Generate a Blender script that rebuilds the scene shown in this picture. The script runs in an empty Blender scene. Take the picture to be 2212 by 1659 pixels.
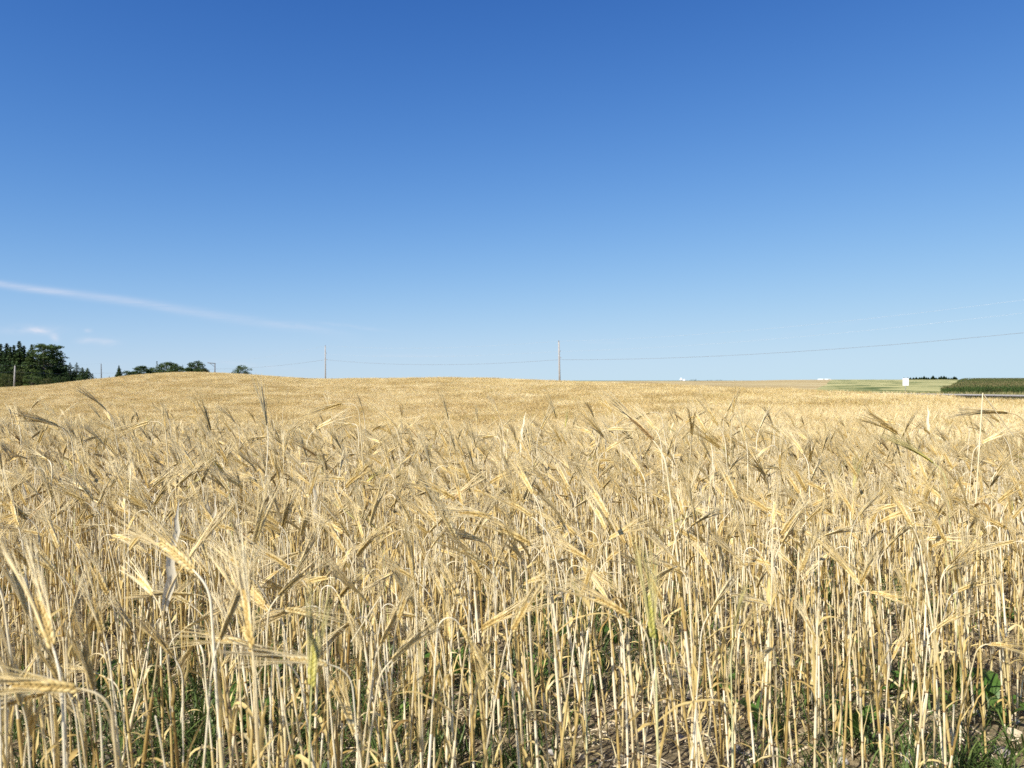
import bpy, math, random
import numpy as np
from mathutils import Vector, Euler

SC = bpy.context.scene
COL = SC.collection
R = math.radians
rng = np.random.default_rng(11)
random.seed(5)

# ------------------------------------------------------------------ camera, sky, sun, exposure
EXPO = 0.58
EYE = 1.00                      # camera height above the soil
F = 1671.0                      # focal length in the units of a 2212 px wide picture
HZ = 822.0                      # row of the true horizon in that picture
cam_d = bpy.data.cameras.new('camera')
cam = bpy.data.objects.new('camera', cam_d)
COL.objects.link(cam)
cam.location = (0, 0, EYE)
cam.rotation_euler = (R(90) - math.atan(7.5 / F), 0, 0)
cam_d.sensor_width = 36.0
cam_d.lens = 36.0 * F / 2212.0
cam_d.clip_start = 0.05
cam_d.clip_end = 12000
cam_d.dof.use_dof = True
cam_d.dof.focus_distance = 3.6
cam_d.dof.aperture_fstop = 7.0
SC.camera = cam

SUN_TO = Vector((-0.64, -0.72, 0.0)).normalized()
SUN_EL = R(43)
sun_dir = Vector((SUN_TO.x * math.cos(SUN_EL), SUN_TO.y * math.cos(SUN_EL), math.sin(SUN_EL)))
sd = bpy.data.lights.new('sun', 'SUN')
sd.energy = 5.0
sd.angle = R(0.53)
sd.color = (1.0, 0.955, 0.88)
sun = bpy.data.objects.new('sun', sd)
COL.objects.link(sun)
sun.rotation_euler = (-sun_dir).to_track_quat('-Z', 'Y').to_euler()
sun.location = (-30, -20, 40)

world = bpy.data.worlds.new('World')
SC.world = world
world.use_nodes = True


def build_world():
    nt = world.node_tree
    N, L = nt.nodes, nt.links
    N.clear()
    out = N.new('ShaderNodeOutputWorld')
    bg = N.new('ShaderNodeBackground')
    sky = N.new('ShaderNodeTexSky')
    sky.sky_type = 'NISHITA'
    sky.sun_disc = False
    sky.sun_elevation = SUN_EL
    sky.sun_rotation = math.atan2(SUN_TO.x, SUN_TO.y)
    sky.altitude = 300
    sky.air_density = 0.75
    sky.dust_density = 0.0
    sky.ozone_density = 6.0
    bg.inputs['Strength'].default_value = 0.1
    # response of the phone camera to the sky's brightness, channel by channel
    rgb = N.new('ShaderNodeSeparateColor')
    L.new(sky.outputs[0], rgb.inputs[0])
    graded = N.new('ShaderNodeCombineColor')
    for ch, (p2, p1, p0) in enumerate(((-.3944, -.1486, -.8635), (-.3131, .1336, -.5580), (-.3496, .0372, -.3958))):
        def mm(op, a, b=0.0):
            n = N.new('ShaderNodeMath')
            n.operation = op
            for i, v in enumerate((a, b)):
                if isinstance(v, (int, float)): n.inputs[i].default_value = v
                else: L.new(v, n.inputs[i])
            return n.outputs[0]
        lg = mm('LOGARITHM', mm('MAXIMUM', mm('MULTIPLY', rgb.outputs[ch], .1), .001), math.e)
        lg = mm('MINIMUM', lg, -p1 / (2 * p2))
        q = mm('ADD', mm('MULTIPLY', mm('ADD', mm('MULTIPLY', lg, p2), p1), lg), p0 - (EXPO - .4) * math.log(2))
        L.new(mm('MULTIPLY', mm('EXPONENT', q), 10.0), graded.inputs[ch])
    # thin high cloud: a streak and a few wisps, laid out by compass direction in the sky itself
    tc = N.new('ShaderNodeTexCoord')
    sep = N.new('ShaderNodeSeparateXYZ')
    L.new(tc.outputs['Generated'], sep.inputs[0])

    def m(op, a, b=None, c=None, clamp=False):
        n = N.new('ShaderNodeMath')
        n.operation = op
        n.use_clamp = clamp
        for i, v in enumerate((a, b, c)):
            if v is None:
                continue
            if isinstance(v, (int, float)):
                n.inputs[i].default_value = v
            else:
                L.new(v, n.inputs[i])
        return n.outputs[0]
    yy = m('MAXIMUM', sep.outputs['Y'], 0.02)
    u = m('DIVIDE', sep.outputs['X'], yy)
    v = m('DIVIDE', sep.outputs['Z'], yy)
    front = m('GREATER_THAN', sep.outputs['Y'], 0.03)
    comb = N.new('ShaderNodeCombineXYZ')
    L.new(u, comb.inputs[0])
    L.new(v, comb.inputs[1])

    def noise(sx, sy, rough=0.6, detail=5.0, dist=0.3, off=0.0):
        mp = N.new('ShaderNodeMapping')
        mp.inputs['Scale'].default_value = (sx, sy, 1)
        mp.inputs['Location'].default_value = (off, off * .7, off)
        L.new(comb.outputs[0], mp.inputs[0])
        nz = N.new('ShaderNodeTexNoise')
        nz.inputs['Scale'].default_value = 1.0
        nz.inputs['Detail'].default_value = detail
        nz.inputs['Roughness'].default_value = rough
        nz.inputs['Distortion'].default_value = dist
        L.new(mp.outputs[0], nz.inputs['Vector'])
        return nz.outputs['Fac']

    def blob(u0, v0, su, sv, slope=0.0):
        du = m('SUBTRACT', u, u0)
        dv = m('SUBTRACT', m('SUBTRACT', v, v0), m('MULTIPLY', du, slope))
        a = m('POWER', m('DIVIDE', du, su), 2)
        b = m('POWER', m('DIVIDE', dv, sv), 2)
        return m('EXPONENT', m('MULTIPLY', m('ADD', a, b), -1.0))

    def px(X, Y):
        return (X - 1106) / F, (HZ - Y) / F
    nz1 = noise(9, 120, 0.65, 6, 0.5, 3.1)
    nz2 = noise(30, 70, 0.65, 6, 0.6, 8.3)
    wob = m('MULTIPLY', m('SUBTRACT', noise(5, 5, .5, 2, 0, 1.7), 0.5), 0.012)
    # main streak
    line = m('SUBTRACT', m('SUBTRACT', v, 0.1255), m('MULTIPLY', m('ADD', u, 0.662), -0.147))
    line = m('ADD', line, wob)
    wid = m('MULTIPLY_ADD', m('ADD', u, 0.662), 0.005, 0.0044)
    g = m('EXPONENT', m('MULTIPLY', m('POWER', m('DIVIDE', line, wid), 2), -1.0))
    fade = m('SUBTRACT', 1.0, m('DIVIDE', m('ADD', u, 0.75), 0.56), None, True)
    fade = m('POWER', fade, 0.75)
    streak = m('MULTIPLY', m('MULTIPLY', g, fade), m('MULTIPLY_ADD', nz1, 2.4, -0.5, True))
    total = m('MULTIPLY', streak, 0.55)
    for (X, Y, w, h, sl, amp) in ((82, 714, 24, 7, -.15, .5), (118, 729, 9, 9, -.2, .4), (190, 714, 8, 4, 0, .45),
                                  (186, 735, 18, 6, .1, .36), (228, 738, 26, 8, -.1, .3), (60, 712, 70, 10, 0, .22),
                                  (640, 703, 60, 5, -.12, .16), (765, 706, 70, 4, -.12, .16), (1295, 740, 40, 3, 0, .12),
                                  (560, 790, 90, 4, -.1, .14), (900, 768, 80, 3, 0, .14), (1800, 705, 300, 4, .18, .03)):
        uu, vv = px(X, Y)
        b = blob(uu, vv, w / F, h / F, sl)
        total = m('ADD', total, m('MULTIPLY', m('MULTIPLY', b, amp), m('MULTIPLY_ADD', nz2, 3.4, -1.05, True)))
    total = m('MULTIPLY', total, front, None, True)
    mix = N.new('ShaderNodeMix')
    mix.data_type = 'RGBA'
    L.new(total, mix.inputs['Factor'])
    L.new(graded.outputs[0], mix.inputs['A'])
    mix.inputs['B'].default_value = (5.5, 5.5, 6.1, 1)
    L.new(mix.outputs['Result'], bg.inputs['Color'])
    L.new(bg.outputs[0], out.inputs[0])


build_world()
SC.view_settings.view_transform = 'Standard'
SC.view_settings.look = 'None'
SC.view_settings.gamma = 1.0
SC.view_settings.exposure = EXPO
SC.cycles.max_bounces = 8
SC.cycles.diffuse_bounces = 4
SC.cycles.transparent_max_bounces = 8
SC.cycles.use_denoising = False


# ------------------------------------------------------------------ helpers
def tag(o, label=None, cat=None, group=None, kind=None):
    if label: o['label'] = label
    if cat: o['category'] = cat
    if group: o['group'] = group
    if kind: o['kind'] = kind
    return o


def empty(name, loc=(0, 0, 0), rz=0.0):
    o = bpy.data.objects.new(name, None)
    o.empty_display_size = 0.1
    COL.objects.link(o)
    o.location = loc
    o.rotation_euler = (0, 0, rz)
    return o


class MB:
    """Collects faces into one mesh."""
    def __init__(self):
        self.v, self.f, self.m, self.t, self.n = [], [], [], [], 0

    def add(self, verts, faces, mat=0, tint=0.5):
        verts = np.asarray(verts, float).reshape(-1, 3)
        o = self.n
        self.v.append(verts)
        self.f.extend([tuple(i + o for i in q) for q in faces])
        self.m.extend([mat] * len(faces))
        self.t.append(np.full(len(verts), tint))
        self.n += len(verts)

    def merge(self, other, M=None, tint=None):
        o = self.n
        for vv, tt in zip(other.v, other.t):
            if M is not None:
                vv = vv @ M[:3, :3].T + M[:3, 3]
            self.v.append(vv)
            self.t.append(tt if tint is None else np.clip(tt + tint, 0, 1))
        self.f.extend([tuple(i + o for i in q) for q in other.f])
        self.m.extend(other.m)
        self.n += other.n

    def mesh(self, name, mats, smooth=True):
        me = bpy.data.meshes.new(name)
        V = np.concatenate(self.v) if self.v else np.zeros((0, 3))
        me.from_pydata(V.tolist(), [], self.f)
        for mm in mats:
            me.materials.append(mm)
        if len(mats) > 1:
            me.polygons.foreach_set('material_index', np.array(self.m, dtype=np.int32))
        a = me.attributes.new('tint', 'FLOAT', 'POINT')
        a.data.foreach_set('value', np.concatenate(self.t).astype(np.float32))
        if smooth:
            me.polygons.foreach_set('use_smooth', np.ones(len(me.polygons), dtype=bool))
        me.update()
        return me

    def obj(self, name, mats, parent=None, smooth=True, link=True):
        o = bpy.data.objects.new(name, self.mesh(name, mats, smooth))
        if link:
            COL.objects.link(o)
        if parent is not None:
            o.parent = parent
        return o


def nrm(a):
    a = np.asarray(a, float)
    return a / (np.linalg.norm(a) + 1e-12)


def frames(P):
    P = np.asarray(P, float)
    T = np.gradient(P, axis=0)
    T /= np.linalg.norm(T, axis=1)[:, None] + 1e-12
    ref = np.array([0, 1, 0.]) if abs(T[0][1]) < .9 else np.array([1., 0, 0])
    A = np.zeros_like(P)
    a = nrm(ref - T[0] * ref.dot(T[0]))
    for i in range(len(P)):
        a = nrm(a - T[i] * a.dot(T[i]))
        A[i] = a
    return T, A, np.cross(T, A)


def tube(mb, P, rad, sides=6, mat=0, tint=.5, cap=True):
    P = np.asarray(P, float)
    n = len(P)
    rad = np.broadcast_to(np.asarray(rad, float), (n,))
    T, A, B = frames(P)
    ang = np.arange(sides) * 2 * math.pi / sides
    ring = np.cos(ang)[None, :, None] * A[:, None, :] + np.sin(ang)[None, :, None] * B[:, None, :]
    V = (P[:, None, :] + ring * rad[:, None, None]).reshape(-1, 3)
    Fc = []
    for i in range(n - 1):
        for k in range(sides):
            k2 = (k + 1) % sides
            Fc.append((i * sides + k, i * sides + k2, (i + 1) * sides + k2, (i + 1) * sides + k))
    if cap:
        Fc.append(tuple(range(sides))[::-1])
        Fc.append(tuple((n - 1) * sides + k for k in range(sides)))
    mb.add(V, Fc, mat, tint)


def ribbon(mb, P, W, side, mat=0, tint=.5, fold=0.0):
    """Leaf blade along P, half-width W, side vectors; fold lifts the edges."""
    P = np.asarray(P, float)
    n = len(P)
    W = np.asarray(W, float)
    side = np.asarray(side, float)
    T = np.gradient(P, axis=0)
    T /= np.linalg.norm(T, axis=1)[:, None] + 1e-12
    S = side - T * np.sum(side * T, axis=1)[:, None]
    S /= np.linalg.norm(S, axis=1)[:, None] + 1e-12
    Nn = np.cross(T, S)
    if fold:
        V = np.stack([P - S * W[:, None] + Nn * (W * fold)[:, None], P, P + S * W[:, None] + Nn * (W * fold)[:, None]], 1).reshape(-1, 3)
        Fc = []
        for i in range(n - 1):
            b = i * 3
            Fc += [(b, b + 1, b + 4, b + 3), (b + 1, b + 2, b + 5, b + 4)]
    else:
        V = np.stack([P - S * W[:, None], P + S * W[:, None]], 1).reshape(-1, 3)
        Fc = [(i * 2, i * 2 + 1, i * 2 + 3, i * 2 + 2) for i in range(n - 1)]
    mb.add(V, Fc, mat, tint)


def box(mb, c, s, mat=0, tint=.5, rz=0.0):
    c = np.array(c, float)
    h = np.array(s, float) / 2
    V = np.array([[x, y, z] for z in (-1, 1) for y in (-1, 1) for x in (-1, 1)], float) * h
    if rz:
        cs, sn = math.cos(rz), math.sin(rz)
        V = V @ np.array([[cs, -sn, 0], [sn, cs, 0], [0, 0, 1]]).T
    mb.add(V + c, [(0, 2, 3, 1), (4, 5, 7, 6), (0, 1, 5, 4), (2, 6, 7, 3), (0, 4, 6, 2), (1, 3, 7, 5)], mat, tint)


# ------------------------------------------------------------------ materials
def material(name):
    mt = bpy.data.materials.new(name)
    mt.use_nodes = True
    nt = mt.node_tree
    nt.nodes.clear()
    out = nt.nodes.new('ShaderNodeOutputMaterial')
    return mt, nt, nt.nodes, nt.links, out


def principled(N, rough=.6, spec=.3):
    p = N.new('ShaderNodeBsdfPrincipled')
    p.inputs['Roughness'].default_value = rough
    p.inputs['Specular IOR Level'].default_value = spec
    return p


def ramp(N, stops):
    r = N.new('ShaderNodeValToRGB')
    e = r.color_ramp.elements
    e[0].position, e[0].color = stops[0][0], (*stops[0][1], 1)
    e[1].position, e[1].color = stops[-1][0], (*stops[-1][1], 1)
    for p, c in stops[1:-1]:
        x = e.new(p)
        x.color = (*c, 1)
    return r


def mathn(N, L, op, a, b=None, clamp=False):
    n = N.new('ShaderNodeMath')
    n.operation = op
    n.use_clamp = clamp
    for i, v in enumerate((a, b)):
        if v is None: continue
        if isinstance(v, (int, float)): n.inputs[i].default_value = v
        else: L.new(v, n.inputs[i])
    return n.outputs[0]


def plant_mat(name, stops, transl=.2, rough=.55, spec=.3, nscale=60.0, namp=.35, ramp_rand=.55, tint_amp=.9):
    """Dry or green plant tissue: colour varies from plant to plant, along the tissue and a little inside it."""
    mt, nt, N, L, out = material(name)
    at = N.new('ShaderNodeAttribute')
    at.attribute_name = 'tint'
    oi = N.new('ShaderNodeObjectInfo')
    geo = N.new('ShaderNodeTexCoord')
    nz = N.new('ShaderNodeTexNoise')
    nz.inputs['Scale'].default_value = nscale
    nz.inputs['Detail'].default_value = 3
    L.new(geo.outputs['Object'], nz.inputs['Vector'])
    v = mathn(N, L, 'MULTIPLY', mathn(N, L, 'SUBTRACT', nz.outputs['Fac'], .5), namp * 2)
    v = mathn(N, L, 'ADD', v, mathn(N, L, 'MULTIPLY', mathn(N, L, 'SUBTRACT', oi.outputs['Random'], .5), ramp_rand))
    v = mathn(N, L, 'ADD', v, mathn(N, L, 'MULTIPLY', mathn(N, L, 'SUBTRACT', at.outputs['Fac'], .5), tint_amp))
    v = mathn(N, L, 'ADD', v, .5, True)
    rp = ramp(N, stops)
    L.new(v, rp.inputs[0])
    p = principled(N, rough, spec)
    L.new(rp.outputs[0], p.inputs['Base Color'])
    if transl > 0:
        tr = N.new('ShaderNodeBsdfTranslucent')
        L.new(rp.outputs[0], tr.inputs['Color'])
        mx = N.new('ShaderNodeMixShader')
        mx.inputs[0].default_value = transl
        L.new(p.outputs[0], mx.inputs[1])
        L.new(tr.outputs[0], mx.inputs[2])
        L.new(mx.outputs[0], out.inputs[0])
    else:
        L.new(p.outputs[0], out.inputs[0])
    return mt


M = {}
M['stem'] = plant_mat('straw_stem', [(0, (.33, .24, .125)), (.3, (.62, .49, .26)), (.65, (.77, .66, .425)), (1, (.85, .76, .55))], 0.0, .5, .25, 30, .6)
M['node'] = plant_mat('straw_node', [(0, (.16, .09, .04)), (1, (.36, .22, .10))], 0.0, .6)
M['leaf'] = plant_mat('dry_leaf', [(0, (.33, .205, .06)), (.35, (.58, .415, .145)), (.7, (.74, .58, .245)), (1, (.83, .70, .39))], .3, .55, .25, 45, .3)
M['ear'] = plant_mat('barley_ear', [(0, (.36, .235, .06)), (.4, (.61, .43, .15)), (.75, (.77, .595, .26)), (1, (.86, .73, .42))], .1, .5, .35, 120, .4)
M['awn'] = plant_mat('barley_awn', [(0, (.57, .42, .145)), (.4, (.78, .61, .29)), (1, (.91, .785, .49))], .15, .4, .4, 20, .15)
M['gstem'] = plant_mat('unripe_stem', [(0, (.36, .36, .10)), (.5, (.52, .50, .20)), (1, (.62, .60, .36))], .0, .5)
M['gear'] = plant_mat('unripe_ear', [(0, (.36, .36, .06)), (.5, (.56, .50, .12)), (1, (.70, .61, .24))], .15, .5, .3, 120, .3)
M['gawn'] = plant_mat('unripe_awn', [(0, (.52, .48, .14)), (1, (.74, .64, .30))], .3, .45)
M['weathered'] = plant_mat('weathered_ear', [(0, (.20, .125, .05)), (.5, (.38, .25, .10)), (1, (.52, .38, .18))], .05, .6, .25, 120, .35)
M['white'] = plant_mat('bleached_leaf', [(0, (.74, .63, .42)), (1, (.86, .78, .58))], .25, .5, .3, 30, .2)
M['weed'] = plant_mat('weed_leaf', [(0, (.035, .078, .012)), (.5, (.085, .17, .028)), (1, (.17, .26, .055))], .3, .45, .4, 30, .35)
M['grass'] = plant_mat('green_grass', [(0, (.06, .095, .022)), (.5, (.12, .185, .042)), (1, (.30, .30, .10))], .3, .5, .3, 20, .3)
M['straw'] = plant_mat('straw_litter', [(0, (.26, .18, .09)), (.5, (.54, .41, .23)), (1, (.76, .65, .44))], .1, .6)
M['stone'] = plant_mat('field_stone', [(0, (.16, .14, .12)), (.5, (.30, .27, .24)), (1, (.45, .42, .38))], 0, .8, .2, 18, .5)
M['clod'] = plant_mat('soil_clod', [(0, (.12, .092, .05)), (.5, (.28, .22, .13)), (1, (.48, .40, .27))], 0, .95, .1, 60, .5)
M['spruce'] = plant_mat('spruce_needles', [(0, (.014, .030, .010)), (.5, (.034, .062, .018)), (1, (.075, .105, .030))], .12, .7, .15, .6, .35)
M['broad'] = plant_mat('broad_leaves', [(0, (.028, .050, .012)), (.5, (.062, .10, .026)), (1, (.12, .155, .042))], .25, .6, .2, .6, .35)
M['olive'] = plant_mat('olive_leaves', [(0, (.045, .055, .014)), (.5, (.085, .10, .028)), (1, (.14, .14, .05))], .25, .6, .2, .6, .35)
M['bark'] = plant_mat('bark', [(0, (.06, .05, .04)), (.5, (.13, .11, .095)), (1, (.26, .24, .22))], 0, .9, .1, 3, .4)
M['corn'] = plant_mat('corn_leaf', [(0, (.045, .085, .018)), (.5, (.085, .14, .032)), (1, (.14, .19, .055))], .3, .5, .3, 6, .3)
M['tassel'] = plant_mat('corn_tassel', [(0, (.14, .12, .045)), (1, (.30, .24, .10))], .2, .6)
M['verge'] = plant_mat('verge_grass', [(0, (.07, .095, .03)), (.4, (.17, .19, .065)), (.8, (.33, .30, .13)), (1, (.45, .38, .2))], .25, .6, .2, 2, .3)
M['vergedark'] = plant_mat('ditch_grass', [(0, (.045, .06, .02)), (.5, (.10, .105, .04)), (1, (.20, .16, .08))], .25, .6, .2, 2, .3)


def simple_mat(name, col, rough=.6, spec=.3, metal=0.0, nscale=8.0, namp=.25, bump=0.0):
    mt, nt, N, L, out = material(name)
    tc = N.new('ShaderNodeTexCoord')
    nz = N.new('ShaderNodeTexNoise')
    nz.inputs['Scale'].default_value = nscale
    nz.inputs['Detail'].default_value = 6
    L.new(tc.outputs['Object'], nz.inputs['Vector'])
    a = tuple(c * (1 - namp) for c in col)
    b = tuple(min(1, c * (1 + namp)) for c in col)
    rp = ramp(N, [(.3, a), (.7, b)])
    L.new(nz.outputs['Fac'], rp.inputs[0])
    p = principled(N, rough, spec)
    p.inputs['Metallic'].default_value = metal
    L.new(rp.outputs[0], p.inputs['Base Color'])
    if bump:
        bp = N.new('ShaderNodeBump')
        bp.inputs['Strength'].default_value = bump
        L.new(nz.outputs['Fac'], bp.inputs['Height'])
        L.new(bp.outputs[0], p.inputs['Normal'])
    L.new(p.outputs[0], out.inputs[0])
    return mt


M['polewood'] = simple_mat('pole_wood', (.34, .32, .295), .85, .15, 0, 5, .25)
M['darkwood'] = simple_mat('dark_pole_wood', (.13, .12, .115), .85, .15, 0, 5, .25)
M['metal'] = simple_mat('galvanised_metal', (.42, .43, .44), .45, .5, .7, 20, .15)
M['wire'] = simple_mat('dark_wire', (.17, .17, .18), .6, .3, 0, 2, .1)
M['alu'] = simple_mat('bare_wire', (.52, .53, .54), .5, .4, .3, 2, .1)
M['porcelain'] = simple_mat('insulator', (.16, .12, .10), .3, .5, 0, 9, .1)
M['signwhite'] = simple_mat('sign_face', (.80, .80, .79), .5, .4, 0, 3, .04)
M['shedwhite'] = simple_mat('white_cladding', (.78, .78, .77), .6, .3, 0, 1, .05)
M['silogrey'] = simple_mat('silo_wall', (.40, .41, .42), .6, .3, .2, 2, .12)
M['door'] = simple_mat('shed_door', (.28, .29, .31), .6, .3, 0, 2, .12)
M['asphalt'] = simple_mat('asphalt', (.40, .37, .32), 1.0, .0, 0, 3, .15)
M['shoulder'] = simple_mat('gravel_shoulder', (.34, .30, .235), 1.0, .0, 0, 5, .25)
M['paint'] = simple_mat('road_paint', (.7, .68, .6), .7, .2, 0, 6, .1)


def soil_mat():
    mt, nt, N, L, out = material('soil')
    tc = N.new('ShaderNodeTexCoord')

    def nz(scale, detail=6, rough=.6):
        n = N.new('ShaderNodeTexNoise')
        n.inputs['Scale'].default_value = scale
        n.inputs['Detail'].default_value = detail
        n.inputs['Roughness'].default_value = rough
        L.new(tc.outputs['Object'], n.inputs['Vector'])
        return n.outputs['Fac']
    a, b, c = nz(1.6), nz(28, 8, .7), nz(.05, 3)
    rp = ramp(N, [(.28, (.115, .088, .048)), (.5, (.27, .215, .125)), (.72, (.46, .38, .245))])
    L.new(b, rp.inputs[0])
    rp2 = ramp(N, [(.3, (.75, .75, .75)), (.7, (1.15, 1.12, 1.05))])
    L.new(a, rp2.inputs[0])
    mul = N.new('ShaderNodeMix')
    mul.data_type = 'RGBA'
    mul.blend_type = 'MULTIPLY'
    mul.inputs['Factor'].default_value = 1
    L.new(rp.outputs[0], mul.inputs['A'])
    L.new(rp2.outputs[0], mul.inputs['B'])
    # under the far crop the soil is littered with straw
    cd = N.new('ShaderNodeSeparateXYZ')
    L.new(tc.outputs['Object'], cd.inputs[0])
    far = mathn(N, L, 'DIVIDE', mathn(N, L, 'SUBTRACT', cd.outputs['Y'], 6), 30, True)
    st = ramp(N, [(.3, (.40, .29, .13)), (.7, (.60, .46, .23))])
    L.new(b, st.inputs[0])
    mx = N.new('ShaderNodeMix')
    mx.data_type = 'RGBA'
    L.new(far, mx.inputs['Factor'])
    L.new(mul.outputs['Result'], mx.inputs['A'])
    L.new(st.outputs[0], mx.inputs['B'])
    # meadow green far off
    gr = ramp(N, [(.3, (.12, .14, .05)), (.7, (.24, .23, .09))])
    L.new(c, gr.inputs[0])
    far2 = mathn(N, L, 'DIVIDE', mathn(N, L, 'SUBTRACT', cd.outputs['Y'], 175), 20, True)
    mx2 = N.new('ShaderNodeMix')
    mx2.data_type = 'RGBA'
    L.new(far2, mx2.inputs['Factor'])
    L.new(mx.outputs['Result'], mx2.inputs['A'])
    L.new(gr.outputs[0], mx2.inputs['B'])
    p = principled(N, .95, .12)
    L.new(mx2.outputs['Result'], p.inputs['Base Color'])
    bp = N.new('ShaderNodeBump')
    bp.inputs['Strength'].default_value = .9
    bp.inputs['Distance'].default_value = .02
    L.new(b, bp.inputs['Height'])
    L.new(bp.outputs[0], p.inputs['Normal'])
    L.new(p.outputs[0], out.inputs[0])
    return mt


M['soil'] = soil_mat()

# ------------------------------------------------------------------ terrain
TX = np.array([-900, -300, 0, 100, 200, 300, 400, 500, 600, 690, 800, 950, 1100, 1200, 1330, 1500, 1700, 1850, 2000, 2100, 2212, 2500, 3200], float)
TY = np.array([850, 846, 839, 833, 821, 808, 802, 806, 814, 819, 817, 815, 818, 822, 828, 833, 840, 847, 854, 859, 864, 870, 874], float)
TD = np.array([170, 170, 170, 165, 155, 150, 145, 140, 135, 130, 115, 105, 95, 90, 85, 75, 66, 59, 53, 49, 46, 44, 42], float)
TX2 = np.linspace(-900, 3200, 400)
_k = np.exp(-0.5 * (np.arange(-9, 10) / 3.0) ** 2)
_k /= _k.sum()
TY2 = np.convolve(np.pad(np.interp(TX2, TX, TY), 9, 'edge'), _k, 'valid')
TD2 = np.convolve(np.pad(np.interp(TX2, TX, TD), 9, 'edge'), _k, 'valid')
CROP = 0.76


def S(t):
    t = np.clip(t, 0, 1)
    return t * t * (3 - 2 * t)


# a hollow lies between the front of the field and the hill: depth by direction
DIP = np.interp(TX2, [-900, 700, 1100, 1500, 2212, 3200], [2.5, 2.3, 1.6, .95, .6, .5])


def hollow(y, dc):
    return S((y - 2.0) / (.24 * dc)) * (1 - S((y - .35 * dc) / (.65 * dc)))


_t = np.linspace(.10, 1, 240)
_e = (HZ - TY2) / F
_D = _t[None, :] * TD2[:, None]
HC = np.min((_e[:, None] * _D + (EYE - CROP) + DIP[:, None] * hollow(_D, TD2[:, None])) / S(_t ** 1.5)[None, :], axis=1)
ZB = np.interp(TX2, [-900, 215, 255, 540, 640, 900, 1330, 1700, 3200], [-1.3, -1.3, 1.1, 1.1, -.6, -1.4, -1.1, -.95, -.95])
Z600 = np.interp(TX2, [-900, 1100, 1330, 1500, 1620, 1690, 1790, 2000, 2212, 3200], [-.5, -.2, .5, .55, .8, 1.4, 1.6, 1.6, 1.7, 1.8])


def H(x, y):
    x = np.asarray(x, float)
    y = np.asarray(y, float)
    yp = np.maximum(y, .05)
    X = np.clip(1106 + F * x / yp, -900, 3200)
    hc, dc, zb, z6, dp = (np.interp(X, TX2, q) for q in (HC, TD2, ZB, Z600, DIP))
    near = hc * S((yp / dc) ** 1.5) - dp * hollow(yp, dc)
    mid = hc + (zb - hc) * S((yp - dc) / 48.0)
    z = np.where(yp < dc, near, mid)
    z = z + np.clip((yp - 112) / 490, 0, 1) * (z6 - zb) * np.clip((yp - 112) / 60, 0, 1)
    micro = .014 * np.sin(x * 5.1 + 1.3 * np.sin(y * 3.3)) + .012 * np.sin(y * 6.7 + 1.1 * np.sin(x * 4.1))
    z = z + micro * np.exp(-(x ** 2 + y ** 2) / 60)
    return np.where(y <= 0, micro * np.exp(-(x ** 2 + y ** 2) / 60), z)


def h1(x, y):
    return float(H(x, y))


def at(X, Y, D):
    """World point that shows at (X, Y) of the 2212 px picture from depth D."""
    return np.array([(X - 1106) / F * D, D, EYE + (HZ - Y) / F * D])


def grid_obj(name, mat, XY, off=0.0, kind='structure', base=None):
    """Draped sheet from an (n, m, 2) array of plan points."""
    n, mm = XY.shape[:2]
    z = H(XY[..., 0], XY[..., 1]) + off if base is None else base
    V = np.dstack([XY, z]).reshape(-1, 3)
    Fc = [(i * mm + j, i * mm + j + 1, (i + 1) * mm + j + 1, (i + 1) * mm + j) for i in range(n - 1) for j in range(mm - 1)]
    b = MB()
    b.add(V, Fc)
    return tag(b.obj(name, [mat]), kind=kind)


def build_ground():
    a = np.concatenate([np.linspace(-180, -46, 40)[:-1], np.linspace(-46, 46, 231), np.linspace(46, 180, 40)[1:]])
    a = np.radians(a)
    r = np.concatenate([[0.0], np.geomspace(.12, 9000, 300)])
    A, Rr = np.meshgrid(a, r, indexing='ij')
    XY = np.dstack([np.sin(A) * Rr, np.cos(A) * Rr])
    grid_obj('ground', M['soil'], XY)


build_ground()
def patch(name, mat, X0, X1, D0, D1, off, nx=60, nd=50):
    xs = np.linspace(0, 1, nx)
    ds = np.geomspace(D0, D1, nd)
    XX = np.zeros((nx, nd, 2))
    for i, s in enumerate(xs):
        for j, d in enumerate(ds):
            a0 = X0(d) if callable(X0) else X0
            a1 = X1(d) if callable(X1) else X1
            X = a0 + (a1 - a0) * s
            XX[i, j] = ((X - 1106) / F * d, d)
    return grid_obj(name, mat, XX, off)


def field_mat(name, stops, sx, sy, rot, scale2=.02, detail=4, rowamp=.35):
    mt, nt, N, L, out = material(name)
    tc = N.new('ShaderNodeTexCoord')
    mp = N.new('ShaderNodeMapping')
    mp.inputs['Rotation'].default_value = (0, 0, rot)
    mp.inputs['Scale'].default_value = (sx, sy, 1)
    L.new(tc.outputs['Object'], mp.inputs[0])
    n1 = N.new('ShaderNodeTexNoise')
    n1.inputs['Scale'].default_value = 1
    n1.inputs['Detail'].default_value = detail
    n1.inputs['Distortion'].default_value = 1.1
    L.new(mp.outputs[0], n1.inputs['Vector'])
    n2 = N.new('ShaderNodeTexNoise')
    n2.inputs['Scale'].default_value = 1.4
    n2.inputs['Detail'].default_value = 5
    L.new(tc.outputs['Object'], n2.inputs['Vector'])
    v = mathn(N, L, 'ADD', n1.outputs['Fac'], mathn(N, L, 'MULTIPLY', mathn(N, L, 'SUBTRACT', n2.outputs['Fac'], .5), rowamp))
    rp = ramp(N, stops)
    L.new(v, rp.inputs[0])
    p = principled(N, .9, .1)
    L.new(rp.outputs[0], p.inputs['Base Color'])
    L.new(p.outputs[0], out.inputs[0])
    return mt


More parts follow.
